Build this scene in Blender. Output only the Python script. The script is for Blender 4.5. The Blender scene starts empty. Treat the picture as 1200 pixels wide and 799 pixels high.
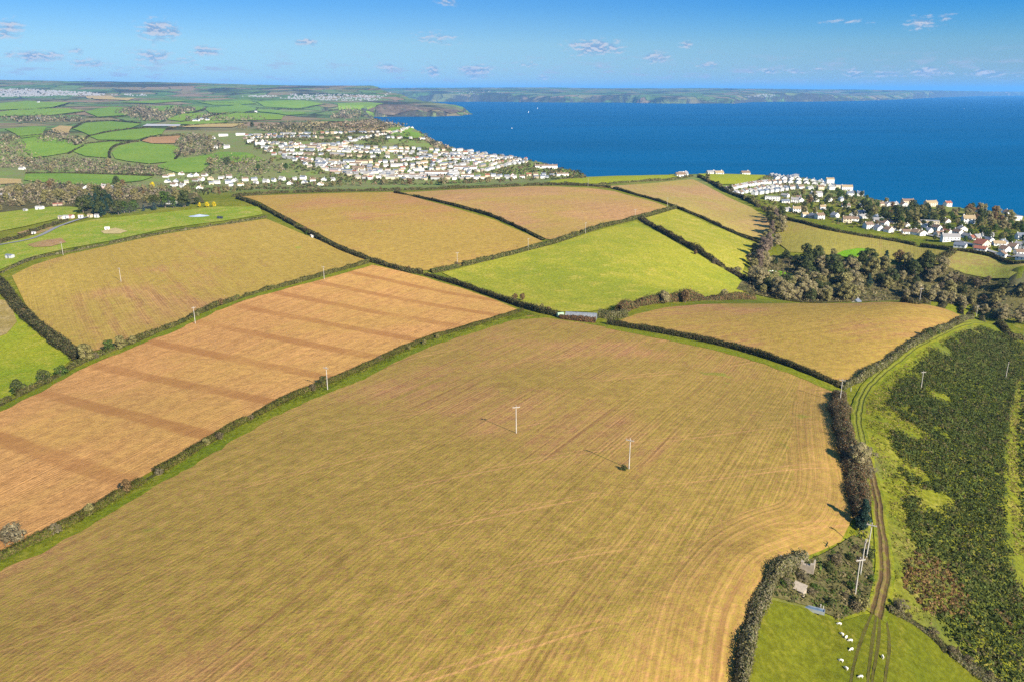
import bpy, bmesh, math, random
import numpy as np
from mathutils import Vector, Matrix, geometry
from mathutils import noise as mnoise
R = math.radians
rng = np.random.default_rng(7)
random.seed(7)
C = bpy.context.scene.collection
sc = bpy.context.scene

# ------------------------------------------------------------------ camera, sky, sun, exposure
CAMZ, PITCH, FPX = 160.0, R(17.405), 933.0          # drone height above the sea, tilt below level, focal length in photo pixels
cam = bpy.data.objects.new('camera', bpy.data.cameras.new('camera')); C.objects.link(cam)
cam.location = (0, 0, CAMZ); cam.rotation_euler = (math.pi/2 - PITCH, 0, 0)
cam.data.sensor_width = 36; cam.data.lens = FPX*36/1200; cam.data.clip_start = 1; cam.data.clip_end = 250000
sc.camera = cam
sc.view_settings.view_transform = 'Standard'; sc.view_settings.look = 'None'
sc.view_settings.gamma = 1; sc.view_settings.use_curve_mapping = False
sc.view_settings.exposure = 1.25
sc.cycles.max_bounces = 6; sc.cycles.volume_bounces = 0; sc.cycles.transparent_max_bounces = 8
sc.cycles.use_denoising = False
SUN_EL, SUN_AZ = R(29.5), R(142)                    # azimuth clockwise from +Y: behind the camera, to the right
sund = Vector((math.sin(SUN_AZ)*math.cos(SUN_EL), math.cos(SUN_AZ)*math.cos(SUN_EL), math.sin(SUN_EL)))
sl = bpy.data.lights.new('sun', 'SUN'); sl.energy = 5.0; sl.angle = R(0.53); sl.color = (1.0, 0.93, 0.80)
so = bpy.data.objects.new('sun', sl); C.objects.link(so); so.rotation_euler = sund.to_track_quat('Z', 'Y').to_euler()

class G:
    """a thin helper over a node tree"""
    def __init__(s, nt): s.nt = nt; s.n = nt.nodes; s.l = nt.links
    def new(s, t, **kw):
        nd = s.n.new(t)
        for k, v in kw.items(): setattr(nd, k, v)
        return nd
    def put(s, sock, v):
        if isinstance(v, bpy.types.NodeSocket): s.l.new(v, sock)
        elif v is not None:
            if sock.type == 'RGBA' and len(v) == 3: v = (*v, 1)
            sock.default_value = v
    def math(s, op, a, b=None, c=None, clamp=False):
        nd = s.new('ShaderNodeMath', operation=op, use_clamp=clamp)
        s.put(nd.inputs[0], a); s.put(nd.inputs[1], b)
        if c is not None: s.put(nd.inputs[2], c)
        return nd.outputs[0]
    def vmath(s, op, a, b=None, scale=None):
        nd = s.new('ShaderNodeVectorMath', operation=op)
        s.put(nd.inputs[0], a); s.put(nd.inputs[1], b)
        if scale is not None: s.put(nd.inputs['Scale'], scale)
        return nd.outputs['Value'] if op in ('LENGTH', 'DOT_PRODUCT', 'DISTANCE') else nd.outputs[0]
    def rng(s, v, a, b, c=0.0, d=1.0, smooth=True):
        nd = s.new('ShaderNodeMapRange', interpolation_type='SMOOTHSTEP' if smooth else 'LINEAR')
        s.put(nd.inputs[0], v)
        for i, x in enumerate((a, b, c, d)): s.put(nd.inputs[i+1], x)
        return nd.outputs[0]
    def noise(s, vec, scale, detail=3, rough=0.55, dist=0.0):
        nd = s.new('ShaderNodeTexNoise'); s.put(nd.inputs['Vector'], vec)
        nd.inputs['Scale'].default_value = scale; nd.inputs['Detail'].default_value = detail
        nd.inputs['Roughness'].default_value = rough; nd.inputs['Distortion'].default_value = dist
        return nd.outputs['Fac']
    def mix(s, f, a, b, blend='MIX'):
        nd = s.new('ShaderNodeMix', data_type='RGBA', blend_type=blend)
        s.put(nd.inputs[0], f); s.put(nd.inputs[6], a); s.put(nd.inputs[7], b)
        return nd.outputs[2]
    def ramp(s, v, stops):
        nd = s.new('ShaderNodeValToRGB'); s.put(nd.inputs[0], v); e = nd.color_ramp.elements
        while len(e) < len(stops): e.new(0.5)
        for q, (p, c) in zip(e, stops): q.position = p; q.color = (*c, 1)
        return nd.outputs[0]
    def xyz(s, v):
        nd = s.new('ShaderNodeSeparateXYZ'); s.put(nd.inputs[0], v); return nd.outputs
    def comb(s, x, y, z=0.0):
        nd = s.new('ShaderNodeCombineXYZ')
        for i, q in enumerate((x, y, z)): s.put(nd.inputs[i], q)
        return nd.outputs[0]

w = bpy.data.worlds.new('World'); sc.world = w; w.use_nodes = True
def build_world():
    g = G(w.node_tree); g.n.clear()
    out = g.new('ShaderNodeOutputWorld'); bg = g.new('ShaderNodeBackground')
    g.l.new(bg.outputs[0], out.inputs[0]); bg.inputs[1].default_value = 0.10
    sky = g.new('ShaderNodeTexSky', sky_type='NISHITA', sun_disc=False)
    sky.sun_elevation = SUN_EL; sky.sun_rotation = SUN_AZ
    sky.altitude = 150; sky.air_density = 1.0; sky.dust_density = 0.3; sky.ozone_density = 3.0
    tc = g.new('ShaderNodeTexCoord')
    x, y, z = g.xyz(g.vmath('NORMALIZE', tc.outputs['Generated']))
    az = g.math('MULTIPLY', g.math('ARCTAN2', x, y), 57.29578)
    el = g.math('MULTIPLY', g.math('ARCSINE', z), 57.29578)
    tint = g.ramp(g.rng(el, -1.0, 30.0, smooth=False), SKY_TINT)
    col = g.mix(1.0, sky.outputs[0], tint, 'MULTIPLY')
    col = g.mix(g.math('MULTIPLY', g.rng(az, -6, 36), g.rng(el, 1.0, 6.0)), col, g.mix(1.0, col, (0.36, 0.93, 1.17), 'MULTIPLY'))
    # small fair-weather clouds, each at its own bearing and height above the horizon
    p = g.comb(az, el)
    warp = g.new('ShaderNodeTexNoise'); g.put(warp.inputs['Vector'], g.vmath('MULTIPLY', p, (0.8, 1.7, 1))); warp.inputs['Scale'].default_value = 1.0
    warp.inputs['Detail'].default_value = 4
    dense = None; lit = None
    for (a, e, ra, re, k) in CLOUDS:
        d = g.vmath('MULTIPLY', g.vmath('SUBTRACT', p, (a, e, 0)), (1/ra, 1/re, 0))
        d = g.math('MULTIPLY', g.rng(g.vmath('LENGTH', d), 0.0, 1.25, 1.0, 0.0), k)
        dense = d if dense is None else g.math('MAXIMUM', dense, d)
    n1 = g.noise(g.vmath('MULTIPLY', p, (1.6, 4.2, 1)), 1.0, 6, 0.62)
    m = g.math('ADD', dense, g.math('MULTIPLY', g.math('SUBTRACT', n1, 0.5), 2.3))
    m = g.math('MULTIPLY', g.rng(m, 0.22, 0.98), g.rng(dense, 0.0, 0.15))
    # thin bands of small cloud low above the horizon
    n2 = g.noise(g.vmath('MULTIPLY', p, (0.55, 2.6, 1)), 1.0, 6, 0.6)
    low = g.math('MULTIPLY', g.rng(el, 0.15, 0.9), g.rng(el, 2.9, 1.0))
    m2 = g.math('MULTIPLY', g.rng(n2, 0.50, 0.68), g.math('MULTIPLY', low, 0.8))
    n3 = g.noise(g.vmath('MULTIPLY', g.vmath('ADD', p, (0, -0.13, 0)), (1.6, 4.2, 1)), 1.0, 6, 0.62)
    bright = g.rng(g.math('SUBTRACT', n1, n3), -0.05, 0.07)
    ccol = g.mix(bright, CLOUD_DARK, CLOUD_LIT)
    col = g.mix(g.math('MULTIPLY', m, 0.92), col, ccol)
    col = g.mix(m2, col, g.mix(0.5, CLOUD_DARK, CLOUD_LIT))
    g.l.new(col, bg.inputs[0])
SKY_TINT = [(0.0, (1, 1, 1)), (1.0, (1, 1, 1))]
CLOUD_DARK, CLOUD_LIT = (1.05, 1.65, 2.6), (2.6, 2.75, 3.15)
def azel(px, py):
    d = raydir(px, py); return math.degrees(math.atan2(d[0], d[1])), math.degrees(math.asin(d[2]/np.linalg.norm(d)))
def raydir(px, py):
    dx, dy = (px-600)/FPX, (399.5-py)/FPX
    return np.array([dx, math.cos(PITCH)+dy*math.sin(PITCH), -math.sin(PITCH)+dy*math.cos(PITCH)])

# ------------------------------------------------------------------ terrain heights (metres above the sea)
# surveyed points: bearing and dip as seen from the drone, with the ground height there
SURVEY = [
(0,799,69),(250,799,70),(500,799,70),(750,799,68.5),(860,799,65),(0,900,68),(400,900,70),(800,900,62),(1200,900,36),
(0,650,63),(0,560,58),(0,480,52),(30,420,45),(200,650,66.5),(400,650,69),(600,650,69.5),(800,650,67),(900,660,65),
(500,550,66),(605,508,63.5),(737,550,65),(850,550,62.5),(1000,600,59),(1000,530,57),(985,460,49),
(384,457,58),(300,500,61),(500,440,57),(600,372,50),(655,370,49),(750,390,49.5),(850,420,50),(700,450,58),(850,470,55),
(930,520,59.5),(940,600,61.5),
(960,680,58),(1010,700,55),(1020,600,57),(1020,650,56),(950,790,57),(1030,790,54),(1100,799,46),
(1030,560,52),(1020,470,49),(1080,410,47),(1130,375,42),
(1190,790,40),(1190,700,38),(1190,600,35),(1190,500,28),(1190,420,26),(1100,600,46),(1100,500,42),(1100,450,39),(1180,385,30),
(1300,600,20),(1300,450,16),(1400,500,12),(1300,380,18),
(900,390,50),(1000,357,47),(850,358,44),(730,375,48),(1120,370,43),(980,440,49),(1000,400,50),(1070,353,44),(930,357,46),
(900,340,23),(950,345,20),(1000,342,19),(1050,347,15),(1100,345,17),(1190,352,17),(1190,372,6),(1190,340,24),(1150,352,15),(1150,362,8),(1100,354,10),(1260,385,3),(1260,360,14),
(900,315,28),(950,310,30),(1000,320,26),(1080,320,26),(1150,340,20),
(950,290,36),(1000,300,33),(930,265,42),(1080,290,36),(1100,310,32),(1150,305,36),(1195,325,32),(1195,305,38),(1300,310,36),
(1000,280,38),(1100,290,38),(1190,300,38),(900,215,40),(950,240,38),(960,215,36),(1050,245,34),(1150,265,32),(1100,243,33),(1195,260,30),(1300,280,28),
(850,212,46),(800,206,47),(700,211,50),(760,216,50),(880,250,41),(850,235,44),(800,225,48),(700,230,52),(890,275,36),
(870,290,36),(840,300,40),(800,270,46),(880,330,30),(860,350,36),(895,290,32),(885,345,29),
(745,262,50),(650,300,50),(530,320,46),(600,340,46),(700,340,45),(780,340,41),(830,345,37),(700,365,47),
(600,225,56),(500,225,57),(400,226,57),(300,229,54),(600,265,53),(520,300,50),(450,280,52),(500,318,47),(700,250,54),(640,280,52),(760,240,52),
(200,262,52),(310,255,53),(300,300,51),(150,300,50),(50,320,47.5),(100,380,46.5),(200,380,49),(400,310,49),(330,340,49),(30,330,46),
(150,450,52),(300,400,52),(450,330,48),(450,400,53),(250,480,58.5),(100,560,60.5),
(0,300,46),(80,290,49),(150,270,51),(250,250,52),(0,270,44),(0,350,42),(-150,350,36),(-150,500,46),(-150,300,40),(-150,700,60),
(0,240,40),(60,250,46),(120,250,50),(200,235,50),(60,225,37),(150,217,35),(250,224,42),(0,210,34),(100,208,33),
(230,212,30),(350,215,31),(500,215,33),(600,210,34),(680,206,34),(640,208,34),
(400,190,46),(500,190,44),(600,192,40),(650,195,36),(300,190,44),(400,165,66),(330,165,66),(470,165,63),(530,182,45),(570,185,42),
(430,148,74),(500,160,60),(480,152,68),(300,150,66),(250,158,62),(380,150,72),
(150,185,40),(50,185,36),(150,165,56),(50,165,58),(230,180,44),(200,155,64),(100,150,60),(20,150,62),(-150,160,58),(-150,200,36),(-150,240,36),
(150,140,66),(250,140,66),(50,135,70),(150,130,82),(300,135,64),(360,139,40),(400,130,64),(350,120,92),(200,120,98),(50,118,100),(-150,120,100),
(430,127,56),(400,137,12),(420,125,70),(440,124.5,72),(455,122.6,78),(480,124,70),(505,127,53),(522,127.6,50),(540,130.5,34),
]
FAR = [(-9000,9000,258),(-5600,9000,262),(-3600,9000,236),(-1900,9000,212),(-600,9500,190),(-5000,6500,120),(-3000,6500,118),(-1500,6500,100),(-9000,6000,120),
 (-8000,14000,240),(-4000,14000,180),(-1500,13000,120),(0,13000,120),(1500,12500,110),(3000,12500,100),(-900,11200,20),(-300,11200,15),
 (5000,13000,120),(0,17000,215),(2500,17000,205),(5000,17000,190),(8000,19000,170),(9500,20000,150),(-5000,20000,230),(-10000,20000,300),
 (1300,11500,75),(2200,10600,60),(3500,11200,70),(5500,14500,95),(7000,18000,100),(13000,24000,150),(0,30000,150),(15000,40000,120),(-20000,30000,150),
 (0,30,64),(-120,30,60),(120,30,50),(-300,60,50),(300,60,30),(500,200,15),(-500,250,40)]
def wz(px, py, z):
    d = raydir(px, py); t = (z-CAMZ)/d[2]; return d[0]*t, d[1]*t, z
_pts = np.array([wz(*s) for s in SURVEY] + FAR, float)
def warp(x, y):
    yy = np.maximum(y, 20.0)
    return np.stack([np.clip(x/np.maximum(yy, 60), -4, 4)*1.15, np.log(yy)*1.05], -1)
_wc = warp(_pts[:, 0], _pts[:, 1])
def _k(r2): return 0.5*r2*np.log(r2+1e-9)
def _fit(wc, z, lam=2e-4):
    n = len(wc); d2 = ((wc[:, None]-wc[None])**2).sum(-1)
    A = np.zeros((n+3, n+3)); A[:n, :n] = _k(d2)+lam*np.eye(n)
    A[:n, n] = 1; A[:n, n+1:] = wc; A[n:, :n] = A[:n, n:].T
    return np.linalg.solve(A, np.concatenate([z, np.zeros(3)]))
_sol = _fit(_wc, _pts[:, 2])
def rbf(x, y):
    x = np.asarray(x, float); y = np.asarray(y, float); q = warp(x.ravel(), y.ravel()); out = np.empty(len(q)); n = len(_wc)
    for i in range(0, len(q), 20000):
        b = q[i:i+20000]; d2 = ((b[:, None]-_wc[None])**2).sum(-1)
        out[i:i+20000] = _k(d2)@_sol[:n]+_sol[n]+b@_sol[n+1:]
    return out.reshape(x.shape)
def vnoise(x, y, seed=0):
    """value noise, numpy, unit lattice"""
    xi = np.floor(x).astype(np.int64); yi = np.floor(y).astype(np.int64); fx = x-xi; fy = y-yi
    fx = fx*fx*(3-2*fx); fy = fy*fy*(3-2*fy)
    def h(a, b):
        n = (a*374761393 + b*668265263 + seed*1442695041) & 0xffffffff
        n = ((n ^ (n >> 13))*1274126177) & 0xffffffff
        return ((n ^ (n >> 16)) & 0xffff)/65535.0
    return (h(xi, yi)*(1-fx)+h(xi+1, yi)*fx)*(1-fy)+(h(xi, yi+1)*(1-fx)+h(xi+1, yi+1)*fx)*fy
def fbm(x, y, seed=0, oct=4):
    s = 0; a = 0.5
    for o in range(oct): s = s+a*(vnoise(x, y, seed+o)-0.5); x = x*2.03; y = y*2.03; a *= 0.5
    return s
# coastline, clockwise from the right-hand edge of the view round to the far shore
COAST_NEAR = [(1420,292,26),(1300,272,26),(1195,252,27),(1150,248,28),(1110,243,29),(1060,240,30),(1030,234,31),(1012,227,32),(1000,222,33),(985,214,34),
 (960,209,34),(920,204,36),(880,200.5,40),(820,199.5,43),(760,205,45),(700,205.5,40),(692,204,30),(660,195,33),(620,187,36),(570,181,40),(530,176,44),(512,168,48),(505,160,52),(488,151,62),(470,147,72)]
COAST_FAR = [(440,144.5),(400,143),(383,140.5),(392,138.2),(425,137.2),(470,137.2),(520,136.8),(540,136),(550,134.5),(546,132.5),(500,131),(465,128),(452,125),(436,123),(425,121.8),(440,120.4),(470,119.6),(520,119.8),(560,119.6),(600,119.9),(660,120.6),
 (700,120.5),(740,120.8),(770,121.6),(800,121.8),(840,121.6),(860,121.8),(880,120),(920,119.6),(960,119.4),(1000,118.8),(1040,117.5),(1070,116.2),(1100,114.6),(1140,113.2),(1180,112.6),(1230,112)]
coast = [wz(*c)[:2] for c in COAST_NEAR]+[wz(px, py, 0)[:2] for px, py in COAST_FAR]
coast = np.array(coast+[(45000, 62000), (-90000, 62000), (-90000, -3000), (3000, -3000), (3000, 200)])
def sdist(x, y):
    """signed distance to the coast, positive on land"""
    sh = np.shape(x); P = np.stack([np.ravel(x), np.ravel(y)], -1); out = np.empty(len(P))
    a = coast; b = np.roll(coast, -1, 0); ab = b-a; L = (ab**2).sum(-1)
    for i in range(0, len(P), 40000):
        p = P[i:i+40000][:, None]; t = np.clip(((p-a)*ab).sum(-1)/L, 0, 1)
        d = np.sqrt(((p-a-ab*t[..., None])**2).sum(-1)).min(1)
        px, py = p[..., 0], p[..., 1]
        c = ((a[:, 1] > py) != (b[:, 1] > py)) & (px < ab[:, 0]*(py-a[:, 1])/np.where(ab[:, 1] == 0, 1e-9, ab[:, 1])+a[:, 0])
        out[i:i+40000] = np.where(c.sum(1) % 2 == 1, d, -d)
    return out.reshape(sh)
def height(x, y):
    x = np.asarray(x, float); y = np.asarray(y, float)
    z = rbf(x, y); D = np.hypot(x, y)
    k = np.clip((D-2500)/4000, 0, 1)
    z = z+k*(fbm(x/900, y/900, 3, 5)*34+fbm(x/3000, y/3000, 9, 3)*30)
    z = z+np.clip((D-150)/600, 0, 1)*fbm(x/90, y/90, 5, 3)*1.0
    s = sdist(x, y); s = s+fbm(x/(20+D*.012), y/(20+D*.012), 21, 4)*np.clip(D*0.02, 8, 160)
    wd = np.clip(D*0.016, 14, 170)
    f = np.clip(s/wd, 0, 1); f = f**0.6
    z = np.where(s > 0, np.maximum(z, 6)*f, np.maximum(-8, s*0.4))
    return z
# ground grid: rows by distance, columns by bearing
_rowy = np.concatenate([np.linspace(-300, 60, 25)[:-1], np.exp(np.linspace(math.log(60), math.log(58000), 640))])
_cs = np.linspace(-1, 1, 901); _cs = np.sign(_cs)*(0.62*np.abs(_cs)+0.38*np.abs(_cs)**3)
_W = np.where(_rowy < 400, 700.0, 0)+np.where(_rowy >= 400, 700+(_rowy-400)*1.05, 0)
GX = _cs[None]*_W[:, None]; GY = np.repeat(_rowy[:, None], len(_cs), 1)
GZ = height(GX, GY)
def zt(x, y):
    """ground height by interpolation in the grid"""
    x = np.asarray(x, float); y = np.asarray(y, float)
    r = np.interp(y, _rowy, np.arange(len(_rowy))); ri = np.clip(r.astype(int), 0, len(_rowy)-2); fr = r-ri
    W = np.interp(y, _rowy, _W); c = np.interp(x/W, _cs, np.arange(len(_cs))); ci = np.clip(c.astype(int), 0, len(_cs)-2); fc = c-ci
    return (GZ[ri, ci]*(1-fc)+GZ[ri, ci+1]*fc)*(1-fr)+(GZ[ri+1, ci]*(1-fc)+GZ[ri+1, ci+1]*fc)*fr
_T = np.exp(np.linspace(math.log(70), math.log(40000), 2600))
def at(px, py, dmin=0):
    """the point of the ground seen at this place of the photograph"""
    d = raydir(px, py); T = _T[_T > dmin] if dmin else _T
    P = d[None]*(T/d[1])[:, None]; z = CAMZ+P[:, 2]; h = z-zt(P[:, 0], P[:, 1])
    if h[0] < 0: i = np.argmax(h > 0); j = i+np.argmax(h[i:] < 0) if (h[i:] < 0).any() else len(T)-1
    else: j = int(np.argmax(h < 0)) if (h < 0).any() else len(T)-1
    i = max(j-1, 0); f = h[i]/(h[i]-h[j]) if h[i] != h[j] else 0
    t = T[i]+(T[j]-T[i])*f; p = d*(t/d[1])
    return np.array([p[0], p[1], float(zt(p[0], p[1]))])
SKY_TINT_USED = [(0.03, (0.235, 0.355, 0.55)), (0.068, (0.22, 0.336, 0.515)), (0.129, (0.23, 0.335, 0.455)), (0.203, (0.130, 0.275, 0.455)), (0.245, (0.095, 0.255, 0.46)), (0.5, (0.25, 0.45, 0.7)), (1.0, (0.7, 0.85, 1.0))]
# cloud places: photo pixel, half-size, strength
CLOUD_PX = [(186,36,22,11,1), (10,35,16,10,.85), (40,66,32,6,.9), (90,60,10,5,.6), (178,66,20,8,.9), (242,60,17,6,.95), (105,75,26,6,.7), (220,72,12,6,.6), (160,80,30,4,.5), (361,50,17,4,.9), (455,80,16,6,.8), (510,46,28,8,.6), (505,84,16,7,.75), (558,84,22,8,1), (525,3,14,5,.7), (698,56,35,9,1), (770,68,18,7,.85), (805,53,10,5,.7), (830,77,14,4,.8), (617,76,12,5,.7), (632,92,14,4,.6), (700,79,8,3,.6), (900,84,16,4,.8), (933,84,12,3,.7), (1000,86,14,5,.8), (1040,87,22,4,.75), (1085,84,18,5,1), (1112,87,12,3,.6), (1155,86,18,4,.95), (1190,88,8,3,.6), (1080,28,16,8,.75), (1108,22,10,6,.6), (990,26,30,3,.5), (960,82,8,3,.7), (877,83,6,3,.6)]
# ------------------------------------------------------------------ object helpers
def tag(o, label=None, cat=None, group=None, kind=None):
    for k, v in (('label', label), ('category', cat), ('group', group), ('kind', kind)):
        if v: o[k] = v
    return o
def link(name, me, mat=None, parent=None):
    o = bpy.data.objects.new(name, me); C.objects.link(o)
    if mat is not None and me is not None and not me.materials: me.materials.append(mat)
    if parent is not None: o.parent = parent
    return o
def empty(name, loc, rz=0, sc_=1.0):
    o = bpy.data.objects.new(name, None); C.objects.link(o); o.location = loc; o.rotation_euler = (0, 0, rz); o.scale = (sc_,)*3
    o.empty_display_size = 0.5
    return o
def copy_tree(o, parent=None):
    c = o.copy(); C.objects.link(c); c.parent = parent
    for ch in o.children: copy_tree(ch, c)
    return c
def mesh_np(name, V, F, col=None, uvs=None, smooth=False):
    V = np.asarray(V, np.float32); F = np.asarray(F, np.int32); n, k = F.shape
    me = bpy.data.meshes.new(name)
    me.vertices.add(len(V)); me.vertices.foreach_set('co', V.ravel())
    me.loops.add(n*k); me.loops.foreach_set('vertex_index', F.ravel())
    me.polygons.add(n); me.polygons.foreach_set('loop_start', np.arange(n, dtype=np.int32)*k)
    if col is not None:
        a = me.attributes.new('Col', 'FLOAT_COLOR', 'POINT')
        a.data.foreach_set('color', np.concatenate([np.asarray(col, np.float32), np.ones((len(V), 1), np.float32)], 1).ravel())
    for nm, uv in (uvs or {}).items():
        l = me.uv_layers.new(name=nm); l.data.foreach_set('uv', np.asarray(uv, np.float32)[F.ravel()].ravel())
    me.update(); me.validate()
    me.polygons.foreach_set('use_smooth', np.full(n, smooth))
    return me
class MB:
    """collects simple shapes into one mesh"""
    def __init__(s): s.v = []; s.f = []
    def box(s, x0, y0, z0, x1, y1, z1):
        b = len(s.v); s.v += [(x0,y0,z0),(x1,y0,z0),(x1,y1,z0),(x0,y1,z0),(x0,y0,z1),(x1,y0,z1),(x1,y1,z1),(x0,y1,z1)]
        s.f += [tuple(b+i for i in q) for q in ((0,3,2,1),(4,5,6,7),(0,1,5,4),(1,2,6,5),(2,3,7,6),(3,0,4,7))]; return s
    def poly(s, pts, faces):
        b = len(s.v); s.v += [tuple(p) for p in pts]; s.f += [tuple(b+i for i in q) for q in faces]; return s
    def tube(s, a, b, r0, r1, n=7, cap=True):
        a = Vector(a); b = Vector(b); d = (b-a).normalized(); u = d.orthogonal().normalized(); w_ = d.cross(u); k = len(s.v)
        for p, r in ((a, r0), (b, r1)):
            for i in range(n):
                t = 2*math.pi*i/n; s.v.append(tuple(p+(u*math.cos(t)+w_*math.sin(t))*r))
        for i in range(n): j = (i+1) % n; s.f.append((k+i, k+j, k+n+j, k+n+i))
        if cap: s.f.append(tuple(k+n+i for i in range(n))); s.f.append(tuple(k+i for i in reversed(range(n))))
        return s
    def mesh(s, name):
        me = bpy.data.meshes.new(name); me.from_pydata(s.v, [], s.f); me.update(); return me
    def build(s, name, mat, parent=None): return link(name, s.mesh(name), mat, parent)
ONES = 'zeroth first second third fourth fifth sixth seventh eighth ninth tenth eleventh twelfth thirteenth fourteenth fifteenth sixteenth seventeenth eighteenth nineteenth'.split()
TENS = {20: 'twent', 30: 'thirt', 40: 'fort', 50: 'fift', 60: 'sixt', 70: 'sevent', 80: 'eight', 90: 'ninet'}
def nth(n):
    if n < 20: return ONES[n]
    t = n//10*10; return TENS[t]+'ieth' if n == t else TENS[t]+'y-'+ONES[n-t]
def inpoly(x, y, poly):
    poly = np.asarray(poly); r = np.zeros(np.shape(x), bool); a = poly; b = np.roll(poly, -1, 0)
    for (x0, y0), (x1, y1) in zip(a[:, :2], b[:, :2]):
        if y0 == y1: continue
        r ^= ((y0 > y) != (y1 > y)) & (x < (x1-x0)*(y-y0)/(y1-y0)+x0)
    return r
def pixel(p):
    """where a point stands in the photograph (to count things from left to right in their labels)"""
    x, y, z = p[0], p[1], p[2]-CAMZ
    dep = y*math.cos(PITCH)-z*math.sin(PITCH); up = y*math.sin(PITCH)+z*math.cos(PITCH)
    return 600+x/dep*FPX, 399.5-up/dep*FPX
def line(px, dmin=0): return np.array([at(*p, dmin=dmin) for p in px])
def resample(P, step, smooth=True):
    P = np.asarray(P, float)
    if smooth and len(P) > 2:
        Q = []
        for i in range(len(P)-1):
            p0 = P[max(i-1, 0)]; p1 = P[i]; p2 = P[i+1]; p3 = P[min(i+2, len(P)-1)]
            for t in np.linspace(0, 1, 8, endpoint=False):
                Q.append(0.5*((2*p1)+(-p0+p2)*t+(2*p0-5*p1+4*p2-p3)*t*t+(-p0+3*p1-3*p2+p3)*t**3))
        Q.append(P[-1]); P = np.array(Q)
    s = np.concatenate([[0], np.cumsum(np.hypot(*np.diff(P[:, :2], axis=0).T))]); n = max(2, int(s[-1]/step)+1)
    q = np.linspace(0, s[-1], n); out = np.stack([np.interp(q, s, P[:, k]) for k in (0, 1)], -1)
    return np.concatenate([out, zt(out[:, 0], out[:, 1])[:, None]], 1), q
def frame(P):
    t = np.gradient(P[:, :2], axis=0); t /= np.linalg.norm(t, axis=1)[:, None]+1e-9
    return t, np.stack([-t[:, 1], t[:, 0]], -1)
def scatter(poly, step, jitter=0.45):
    """jittered grid of points inside a polygon on the ground"""
    poly = np.asarray(poly)[:, :2]; (x0, y0), (x1, y1) = poly.min(0), poly.max(0)
    gx, gy = np.meshgrid(np.arange(x0, x1+step, step), np.arange(y0, y1+step, step)); gx[1::2] += step/2
    gx = gx+rng.uniform(-jitter, jitter, gx.shape)*step; gy = gy+rng.uniform(-jitter, jitter, gy.shape)*step
    k = inpoly(gx, gy, poly); x, y = gx[k], gy[k]
    return np.stack([x, y, zt(x, y)], -1)

# ------------------------------------------------------------------ materials
MATS = {}
def mat(name, build=None, color=None, rough=0.85, spec=0.2, metal=0.0):
    if name in MATS: return MATS[name]
    m = bpy.data.materials.new(name); m.use_nodes = True; g = G(m.node_tree); p = g.n['Principled BSDF']
    p.inputs['Roughness'].default_value = rough; p.inputs['Specular IOR Level'].default_value = spec; p.inputs['Metallic'].default_value = metal
    if build: build(g, p)
    else:
        co = g.new('ShaderNodeTexCoord').outputs['Object']
        v = g.rng(g.noise(co, 1.3, 4), 0.25, 0.75, 0.82, 1.15)
        g.put(p.inputs['Base Color'], g.mix(1.0, color, g.comb(v, v, v), 'MULTIPLY'))
    MATS[name] = m; return m
def _foliage(g, p):
    a = g.new('ShaderNodeAttribute', attribute_name='Col')
    g.put(p.inputs['Base Color'], a.outputs['Color'])
    t = g.new('ShaderNodeBsdfTranslucent'); g.put(t.inputs['Color'], a.outputs['Color']); mx = g.new('ShaderNodeMixShader'); mx.inputs[0].default_value = 0.38
    o = g.n['Material Output']; g.l.new(p.outputs[0], mx.inputs[1]); g.l.new(t.outputs[0], mx.inputs[2]); g.l.new(mx.outputs[0], o.inputs['Surface'])
foliage_mat = mat('foliage', _foliage, rough=0.8, spec=0.12)
bark_mat = mat('bark', color=(0.13, 0.10, 0.075))
def pos(g): return g.new('ShaderNodeNewGeometry').outputs['Position']
def uv(g, name): return g.new('ShaderNodeUVMap', uv_map=name).outputs['UV']
def lumi(g, base, v): return g.mix(1.0, base, g.comb(v, v, v), 'MULTIPLY')
def bump(g, p, h, strength, dist):
    b = g.new('ShaderNodeBump'); b.inputs['Strength'].default_value = strength; b.inputs['Distance'].default_value = dist
    g.put(b.inputs['Height'], h); g.l.new(b.outputs[0], p.inputs['Normal'])
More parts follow.
